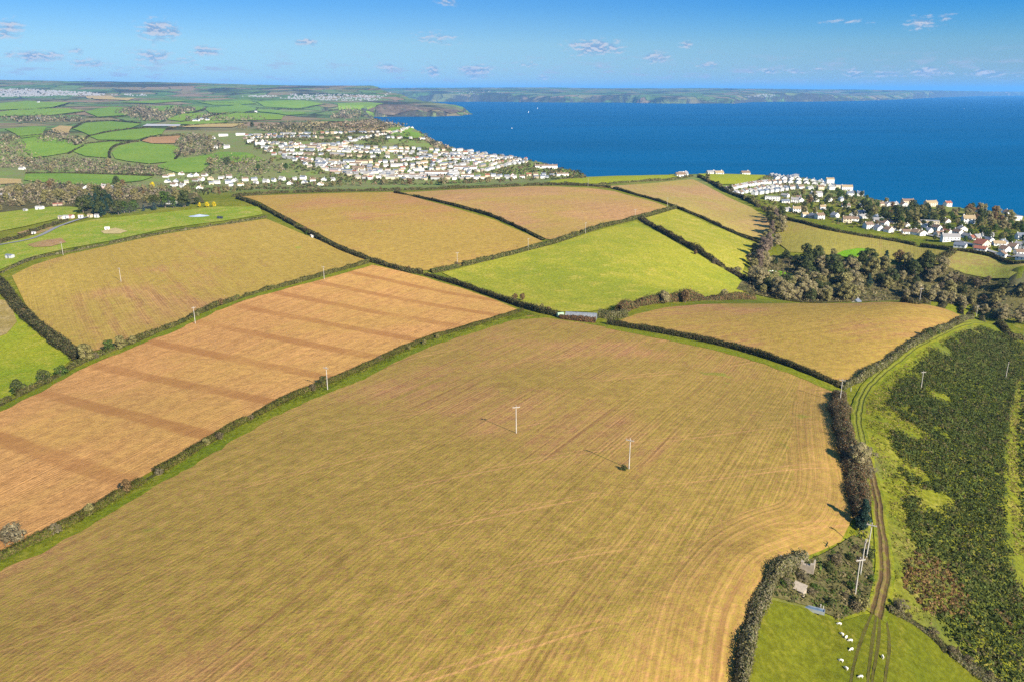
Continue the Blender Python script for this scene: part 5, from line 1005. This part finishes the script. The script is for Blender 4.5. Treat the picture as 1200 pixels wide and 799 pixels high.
def village():
    B = 'brown-roofed'; S_ = 'slate-roofed'; T = 'tan-roofed'; Rr = 'red-roofed'; Gr = 'grey-roofed'; g = 'houses of the coastal village'
    def run(px, kinds_, step, place, roofs, yaw=0, walls=('white',)):
        P, s = resample(line(px, 560), step); t, n = frame(P)
        for p, tt in zip(P, t): house(0, 0, random.choice(kinds_), random.choice(walls), random.choice(roofs), math.atan2(tt[1], tt[0])+yaw+random.uniform(-.08, .08), True, place, g, p=p, sc_=.66)
    run([(852,224),(875,219),(897,216)], ['semi'], 10, 'in the long white headland row', [B, Gr]); run([(900,216),(918,215)], ['semi', 'detached'], 12, 'right of the headland row', [B, Gr])
    run([(862,228.5),(890,223),(913,219.5)], ['bungalow', 'semi'], 13, 'in the second headland row', [Gr, B]); run([(884,228.5),(902,226),(920,223.5)], ['semi', 'detached'], 13, 'in the lower headland row', [Gr, S_])
    run([(927,222),(950,222),(974,222.5)], ['bungalow', 'semi'], 14, 'in the middle village row', [B, Gr], walls=('white', 'cream'))
    for k, y in enumerate((203.5, 207, 210.5, 214.5)): run([(898+k*6, y), (925+k*7, y+1.5), (962+k*4, y+4.5)], ['gable'], 10.5, f"in the {['topmost', 'second', 'third', 'fourth'][k]} gabled headland row", [S_, S_, Gr], yaw=.25)
    L = [(905,235,'block',Gr),(920,238,'bungalow',S_),(931,238,'detached',Gr),(937,237,'gable',S_),(921,248,'bungalow',Gr),(933,249,'detached',T),(943,255,'cottage',T),(952,256,'gable',S_),(960,257,'detached',B),(978,255,'gable',S_),(992,261,'detached',B),(1000,259,'bungalow',B),(1017,268,'detached',B),(1029,270,'gable',S_),(1036,264,'gable',B),(1041,272,'gable',B),(1049,270,'bungalow',T),(1063,274,'bungalow',B),(1073,275,'gable',B),
     (964,246,'cottage',T),(991,243,'bungalow',B),(1008,251,'bungalow',S_),(1012,243,'bungalow',S_),(1011,256,'bungalow',Gr),(1029,260,'bungalow',Gr),(956,231,'big',Gr),(972,211,'hotel',T),(992,218,'big',T),(985,221,'block',Gr),(996,230,'detached',S_),(1008,230,'detached',S_),(1063,236,'big',B),(1032,242,'cottage',B),(1040,242,'gable',Gr),(1047,241,'bungalow',Gr),(1059,242,'gable',B),
     (1090,238,'big',T),(1110,241,'detached',Rr),(1146,248,'bungalow',Rr),(1180,251,'gable',B),(1186,258,'block',Gr),(1134,262,'detached',T),(1081,264,'bungalow',T),(1089,264,'block',Gr),(1108,262,'gable',B),(1070,274,'bungalow',T),(1080,276,'gable',T),(1087,273,'gable',S_),(1127,271,'gable',Gr),(1101,276,'bungalow',B),(1113,283,'big',Gr),(1150,290,'gable',Rr),(1142,281,'bungalow',Rr),(1157,278,'bungalow',Gr),(1170,288,'bungalow',T),(1177,295,'gable',B),(1187,292,'gable',B),(1196,281,'detached',S_),(1196,298,'bungalow',B),(1205,289,'detached',B)]
    for x, y, k, r in L:
        d = 'of the village gardens' if y > 250 else 'of the upper village'
        house(x, y, k, 'cream' if random.random() < .12 else 'white', r, random.uniform(-.35, .35)+(.35 if k == 'gable' else 0), True, d, g, dmin=540, sc_=.95 if (x, k) in ((1150, 'gable'), (1134, 'detached')) else .68)
    run([(1000,254),(1030,258),(1060,266)], ['bungalow', 'gable', 'cottage'], 17, 'along the upper village road', [B, S_, Gr, T], yaw=.2); run([(1085,268),(1120,276),(1160,284),(1195,292)], ['bungalow', 'gable', 'detached'], 15, 'along the eastern village road', [B, S_, Gr, Rr], yaw=.2); run([(1125,290),(1160,297),(1200,304),(1225,309)], ['bungalow', 'gable'], 13, 'backing on the eastern field', [B, S_, Gr, Rr], yaw=.2); run([(920,231),(950,236),(985,236)], ['bungalow', 'gable', 'cottage'], 16, 'in the upper gardens', [S_, Gr, B], yaw=.2)
    for x, y, r in [(873,198.8,B),(842,198.8,T),(833,199.5,Gr),(800,204,'grey-roofed'),(797,205,B)]: house(x, y+2.2, 'bungalow', 'white', r, .2, True, 'on the headland skyline', g, dmin=800)
    house(1003,351,'cottage','cream',S_,.9,True,'inside the valley wood',None,dmin=500,sc_=.7)
village(); label_houses()
# far towns, each a mass of little white buildings
def far_town(px, n, label):
    pl = line(px)[:, :2]; (x0, y0), (x1, y1) = pl.min(0), pl.max(0); v = []; f = []; D_ = np.hypot(*pl.mean(0)); s = max(1.0, D_*1.0e-4)
    x = rng.uniform(x0, x1, n*30); y = rng.uniform(y0, y1, n*30); k = inpoly(x, y, pl); x, y = x[k][:n], y[k][:n]; m = MB()
    for a, b, z in zip(x, y, zt(x, y)):
        w_, d, h = random.uniform(6, 13)*s, random.uniform(6, 9)*s, random.uniform(2.5, 4.5)*s; m.box(a-w_/2, b-d/2, z-4, a+w_/2, b+d/2, z+h)
        c = len(m.v); m.v += [(a-w_/2, b-d/2, z+h+.01), (a+w_/2, b-d/2, z+h+.01), (a+w_/2, b+d/2, z+h+.01), (a-w_/2, b+d/2, z+h+.01), (a-w_/2, b, z+h+2.2*s), (a+w_/2, b, z+h+2.2*s)]
        m.f += [(c, c+1, c+5, c+4), (c+2, c+3, c+4, c+5), (c+1, c+2, c+5), (c+3, c, c+4)]
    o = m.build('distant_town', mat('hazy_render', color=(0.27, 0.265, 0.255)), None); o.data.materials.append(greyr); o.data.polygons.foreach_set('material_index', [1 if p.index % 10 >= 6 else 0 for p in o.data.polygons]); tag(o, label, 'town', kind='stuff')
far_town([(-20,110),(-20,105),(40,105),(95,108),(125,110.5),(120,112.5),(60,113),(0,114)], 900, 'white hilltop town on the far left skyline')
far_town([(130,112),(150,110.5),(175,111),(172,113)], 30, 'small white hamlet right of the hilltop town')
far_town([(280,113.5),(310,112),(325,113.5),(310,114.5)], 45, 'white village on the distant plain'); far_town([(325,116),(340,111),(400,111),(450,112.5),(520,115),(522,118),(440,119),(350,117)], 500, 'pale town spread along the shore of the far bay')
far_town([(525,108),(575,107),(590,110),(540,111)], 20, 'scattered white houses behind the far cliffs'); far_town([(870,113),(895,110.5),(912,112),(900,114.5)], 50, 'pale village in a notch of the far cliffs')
# ---- poles
PN = [(737,550,9,'pole with a bush at its foot in the near stubble'), (605,508,9,'pole standing alone in the middle of the near stubble'), (384,457,9,'pole on the grassy bank beside the ploughed field'), (229,380,9,'pole in the hedge above the ploughed field'), (142,331,9,'pole standing out in the western tan field'), (380,328,8.5,'pole at the top corner of the ploughed field'), (984,472,9.5,'pole at the corner of the near stubble hedge'),
 (1002,697,9.5,'nearest pole of three in the bramble thicket'), (1008,674,9.5,'middle pole of three in the bramble thicket'), (1015,654,9.5,'farthest pole of three in the bramble thicket'), (1079,457,8.5,'pole on the grassy edge of the gorse'), (1178,445,9,'pole out in the dense gorse'), (74,299,9.5,'pole at the edge of the rough meadow'), (536,311,9,'pole by dark shrubs on the ridge hedge'),
 (619,294,9,'leftmost pole along the green pasture hedge'), (686,274,9,'second pole along the green pasture hedge'), (744,257,9,'third pole at the peak of the green pasture'), (782,243,9.5,'pole at the hedge corner above the coastal pasture'), (689,219,9.5,'pole on the skyline by the headland pasture'), (1077,357,9.5,'pole with a wide crossarm on the brow hedge'), (1144,371,8,'small pole on the pale grass below the brow')]
for x, y, h, l in PN: pole(at(x, y), h, 'weathered wooden '+l, random.choice([.2, -.5, 1.0]))
# ---- sheep
sg, ss = sheep_mesh(True), sheep_mesh(False); SL = ['topmost of the flock, below the bramble thicket', 'left of three bunched together', 'middle of three bunched together', 'right of three bunched together', 'standing alone right below the bunched three', 'leftmost of the lower pair', 'right one of the lower pair', 'alone between the wheel ruts', 'nearest one at the bottom of the flock']
for k, (x, y) in enumerate([(983,733),(986,745),(991,749),(996,752.5),(997,763),(985,776),(991,785),(1034,772),(1008,795)]):
    o = link('sheep', ss if k in (2, 7) else sg, wool); o.location = at(x, y)+np.array([0, 0, .18]); o.rotation_euler = (0, 0, [1.2, .6, 2.4, 1.4, 1.9, 1.0, .5, 3.0, 1.5][k]); o.scale = (.76,)*3; tag(o, 'white sheep, '+SL[k], 'sheep', 'sheep grazing the bottom pasture')
for k, (x, y) in enumerate([(902,320),(905,319.6),(909,320.4)]):
    o = link('sheep', sg, wool); o.location = at(x, y, VD)+np.array([0, 0, .5]); o.rotation_euler = (0, 0, 1+k); o.scale = (1.3,)*3; tag(o, 'white sheep in the bright glade, '+['leftmost', 'middle one', 'rightmost'][k]+' of three', 'sheep', 'sheep in the bright glade')
# ---- polytunnel, sheds, tank, boats, smoke
def polytunnel():
    p = at(663,371.5); q = at(699,374.5); d = q-p; L = float(np.hypot(d[0], d[1])); r = empty('polytunnel', tuple((p+q)/2), math.atan2(d[1], d[0])); n = 14; rad = 3.2
    plast = mat('polythene', color=(0.17, 0.175, 0.175), rough=0.5, spec=0.2)
    m = MB(); ring = [(-rad*math.cos(math.pi*i/n), rad*math.sin(math.pi*i/n)*0.95) for i in range(n+1)]; xs = np.linspace(-L/2, L/2, 12)
    b = [(x, a, z+.1*math.sin(j*1.7)*0) for j, x in enumerate(xs) for a, z in ring]; k = n+1
    m.poly(b, [(j*k+i, j*k+i+1, (j+1)*k+i+1, (j+1)*k+i) for j in range(11) for i in range(n)]); m.build('cover', plast, r)
    for s in (-1, 1): MB().poly([(s*L/2, a, z) for a, z in ring]+[(s*(L/2+.06), a, z) for a, z in ring], [tuple(range(k)), tuple(reversed(range(k, 2*k)))]+[(i, i+1, k+i+1, k+i) for i in range(n)]).build('end_panel', plast, r)
    h = MB()
    for x in xs[::2]:
        for i in range(n): h.tube((x, ring[i][0]*1.012, ring[i][1]*1.012+.02), (x, ring[i+1][0]*1.012, ring[i+1][1]*1.012+.02), .05, .05, 4, False)
    h.build('hoops', metal_m, r); tag(r, 'long pale grey polytunnel in the corner of the bright green pasture', 'polytunnel')
polytunnel()
def van():
    r = empty('tank_trailer', tuple(at(656.5,372)+np.array([0, 0, .2])), .4); gm = mat('pale_green_tank', color=(0.25, 0.34, 0.21), rough=.5)
    MB().tube((-1.7, 0, 1.5), (1.7, 0, 1.5), .95, .95, 14).build('tank', gm, r); MB().box(-2.0, -.7, .42, 2.0, .7, .55).box(2.0, -.08, .44, 3.0, .08, .53).build('chassis', metal_m, r)
    for s in (-1, 1): MB().tube((0, s*.75, .38), (0, s*.98, .38), .38, .38, 12).build('wheel', mat('tyre_rubber', color=(.03, .03, .03)), r)
    tag(r, 'pale green tank trailer at the left end of the polytunnel', 'tank')
van()
def concrete_tank():
    r = empty('water_tank', tuple(at(369,278)), .5); c_ = mat('concrete', color=(0.50, 0.46, 0.40)); m = MB().box(-3.2, -2.2, -.4, 3.2, -1.95, 1.7).box(-3.2, 1.95, -.4, 3.2, 2.2, 1.7).box(-3.2, -1.947, -.4, -2.95, 1.947, 1.7).box(2.95, -1.947, -.4, 3.2, 1.947, 1.7); m.build('tank_wall', c_, r)
    MB().box(-2.947, -1.945, 1.35, 2.947, 1.945, 1.5).build('lid', mat('rusty_sheet', color=(.34, .27, .20)), r); MB().box(3.3, -.8, -.3, 4.6, .8, 1.0).build('valve_box', c_, r); tag(r, 'squat concrete water tank beside the dark hedge', 'water tank')
concrete_tank()
def ruin():
    p = at(936,694); r = empty('stone_hut', tuple(p), -.75, .5); L, W = 5.0, 3.4; MB().box(-L/2, -W/2, -.5, L/2, W/2, 2.1).build('wall', stone, r)
    q = MB().poly([(-L/2-.2, -W/2-.3, 2.0), (L/2+.2, -W/2-.3, 2.0), (L/2+.2, W/2+.3, 3.6), (-L/2-.2, W/2+.3, 3.6), (-L/2-.2, -W/2-.3, 2.16), (L/2+.2, -W/2-.3, 2.16), (L/2+.2, W/2+.3, 3.76), (-L/2-.2, W/2+.3, 3.76)], [(0, 3, 2, 1), (4, 5, 6, 7), (0, 1, 5, 4), (1, 2, 6, 5), (2, 3, 7, 6), (3, 0, 4, 7)]).build('roof', mat('pale_slate', color=(.36, .29, .21), rough=.6), r)
    tag(r, 'small stone hut with a pale sloping roof in the bramble thicket', 'hut')
    p = at(931,664); r = empty('ruined_wall', tuple(p), -.5); bm_ = MB(); x = -3.5
    while x < 3.5: w_ = random.uniform(.5, .9); bm_.box(x, -.35, -.4, x+w_-.004, .35, random.uniform(1.1, 2.1)); x += w_
    bm_.build('masonry', stone, r); MB().box(3.6, -.2, -.4, 3.9, 2.6, 1.6).build('return_wall', stone, r); tag(r, 'broken stone wall at the corner of the near stubble field', 'wall')
    p = at(952,716); r = empty('water_trough', tuple(p+np.array([0, 0, .15])), -.45); MB().box(-2.3, -.55, 0, 2.3, -.47, .75).box(-2.3, .47, 0, 2.3, .55, .75).box(-2.3, -.467, 0, -2.22, .467, .75).box(2.22, -.467, 0, 2.3, .467, .75).build('trough_side', metal_m, r)
    MB().box(-2.217, -.466, .4, 2.217, .466, .6).build('water', mat('trough_water', color=(.10, .14, .17), rough=.1, spec=.5), r); tag(r, 'grey metal water trough below the bramble thicket', 'trough')
    for (x, y, l) in ((961,715,'left post of the gate below the thicket'), (964,717,'right post of the gate below the thicket'), (997,458,'pale gate post at the hedge corner')):
        o = MB().tube((0, 0, -.3), (0, 0, 1.5), .14, .12, 8).build('gate_post', wood_m); o.location = at(x, y); tag(o, 'wooden '+l, 'gate post')
ruin()
SH = [(47,246,(7,4.5,3.0),white,greyr,'white shed at the edge of the yellow-green western pasture'), (126,270,(3.5,2.2,1.7),white,white,'white trailer on the sandy patch of the meadow'), (40,275,(3,2,1.5),white,greyr,'small white shed on the upper bare plot'), (12,303,(5,3.2,2.2),greyw,slate,'slate-roofed grey shed at the left edge of the meadow'), (72,257,(5,3,2.2),cream,greyr,'cream shed leftmost in the allotment row'), (78,256.5,(4.5,3,2.4),white,greyr,'white shed second in the allotment row'), (84,256,(4.5,3,2.4),pinkw,redr,'pink shed in the middle of the allotment row'), (95,255.5,(4,2.6,2.2),white,tanr,'white shed fourth in the allotment row'), (106,255,(4,2.6,2.2),cream,tanr,'cream shed near the right of the allotment row'), (114,255,(4,2.6,2.2),white,greyr,'white shed rightmost in the allotment row'), (68,242,(9,4.5,2.4),stone,redr,'long red-roofed shed behind the yellow-green western pasture'), (258,257,(4.5,2.2,1.5),mat('black_sheet', color=(.03,.035,.045)),mat('black_sheet'),'small black shed on the meadow by the tan field'), (30,248,(4,2.5,1.8),greyw,greyr,'pale low shed left of the white shed')]
for x, y, s, a, b, l in SH: shed('garden_shed', at(x, y)+np.array([0, 0, .3]), s, random.uniform(-.5, .5), a, b, l, 'shed')
def tarp():
    p = at(234,254); n = 26; X, Y = np.meshgrid(np.linspace(-9, 9, n), np.linspace(-6, 6, n)); Z = 1.5*np.exp(-(X/6)**2-(Y/4)**2)*(1+.5*fbm(X/2, Y/2, 91, 3))+.25
    i = np.arange(n*n).reshape(n, n); F = np.stack([i[:-1, :-1], i[:-1, 1:], i[1:, 1:], i[1:, :-1]], -1).reshape(-1, 4); o = link('tarpaulin', mesh_np('tarpaulin', np.stack([X, Y, Z], -1).reshape(-1, 3), F, smooth=True), mat('grey_tarpaulin', color=(.33, .36, .42), rough=.5)); o.location = p+np.array([0, 0, .1]); o.rotation_euler = (0, 0, .2); tag(o, 'blue-grey tarpaulin over a heap on the meadow', 'tarpaulin')
tarp()
hl = wood_m
for x, l in ((234, 'left lump of the low yellow bushes at the end of the evergreen belt'), (243, 'middle lump of the low yellow bushes at the end of the evergreen belt'), (251, 'right lump of the low yellow bushes at the end of the evergreen belt')): plant('yell', at(x, 243), 5.0, l)
def boat(px, py, L, label, sail):
    d = raydir(px, py); t = -CAMZ/d[2]; r = empty('sailing_boat' if sail else 'motor_boat', (d[0]*t, d[1]*t, 0), random.uniform(.2, 1.2)); hull = []
    for z, k in ((-.3, .6), (.9, 1.0)): hull += [(-L/2*k, -L*.14*k, z), (L*.2*k, -L*.15*k, z), (L/2*k, 0, z), (L*.2*k, L*.15*k, z), (-L/2*k, L*.14*k, z)]
    MB().poly(hull, [(4, 3, 2, 1, 0), (5, 6, 7, 8, 9)]+[(i, (i+1) % 5, 5+(i+1) % 5, 5+i) for i in range(5)]).build('hull', white, r)
    if sail:
        MB().tube((L*.08, 0, .9), (L*.08, 0, L*1.15), .09, .05, 6).build('mast', metal_m, r); sm = mat('sailcloth', color=(.85, .84, .8))
        MB().poly([(L*.05, -.05, 1.8), (-L*.42, -.05, 1.8), (L*.05, -.05, L*1.1), (L*.05, .05, 1.8), (-L*.42, .6, 1.8), (L*.05, .05, L*1.1)], [(0, 1, 2), (5, 4, 3), (0, 2, 5, 3), (1, 0, 3, 4), (2, 1, 4, 5)]).build('sail', sm, r)
    else: MB().box(-L*.3, -L*.09, .903, L*.1, L*.09, 2.6).build('cabin', white, r)
    tag(r, label, 'boat')
boat(619.5,132.5,12,'white sailing boat, lower of the two near the bay headland',True); boat(630,128,13,'white sailing boat farther out beyond the other one',True); boat(600,151,8,'tiny white motor boat on the open blue sea',False); boat(923,119.5,26,'white sailing boat under the far dark cliffs',True); boat(1130,128,8,'tiny pale motor boat far out on the right',False)
def smoke():
    bm_ = bmesh.new(); bmesh.ops.create_icosphere(bm_, subdivisions=4, radius=1.0); me = bpy.data.meshes.new('smoke'); bm_.to_mesh(me); bm_.free()
    p = at(190,252); o = link('smoke', me); o.location = p+np.array([-18, 0, 6]); o.scale = (62, 24, 7); o.rotation_euler = (0, -.06, 0.1); m = bpy.data.materials.new('smoke'); m.use_nodes = True; g = G(m.node_tree); g.n.clear()
    ou = g.new('ShaderNodeOutputMaterial'); v = g.new('ShaderNodeVolumePrincipled'); v.inputs['Color'].default_value = (.75, .82, .95, 1); co = g.new('ShaderNodeTexCoord').outputs['Object']
    d = g.math('MULTIPLY', g.rng(g.vmath('LENGTH', co), 1.0, 0.2), g.rng(g.noise(g.vmath('MULTIPLY', co, (1.6, 1.6, .8)), 1.5, 3), .4, .7)); g.l.new(g.math('MULTIPLY', d, 0.004), v.inputs['Density']); g.l.new(v.outputs[0], ou.inputs['Volume'])
    me.materials.append(m); tag(o, 'thin blue-grey bonfire smoke drifting over the meadow', 'smoke', kind='stuff')
smoke()
for T in TREES.values():
    for o, u in zip(T['protos'], T['used']):
        if not u:
            for ch in list(o.children): bpy.data.objects.remove(ch)
            bpy.data.objects.remove(o)
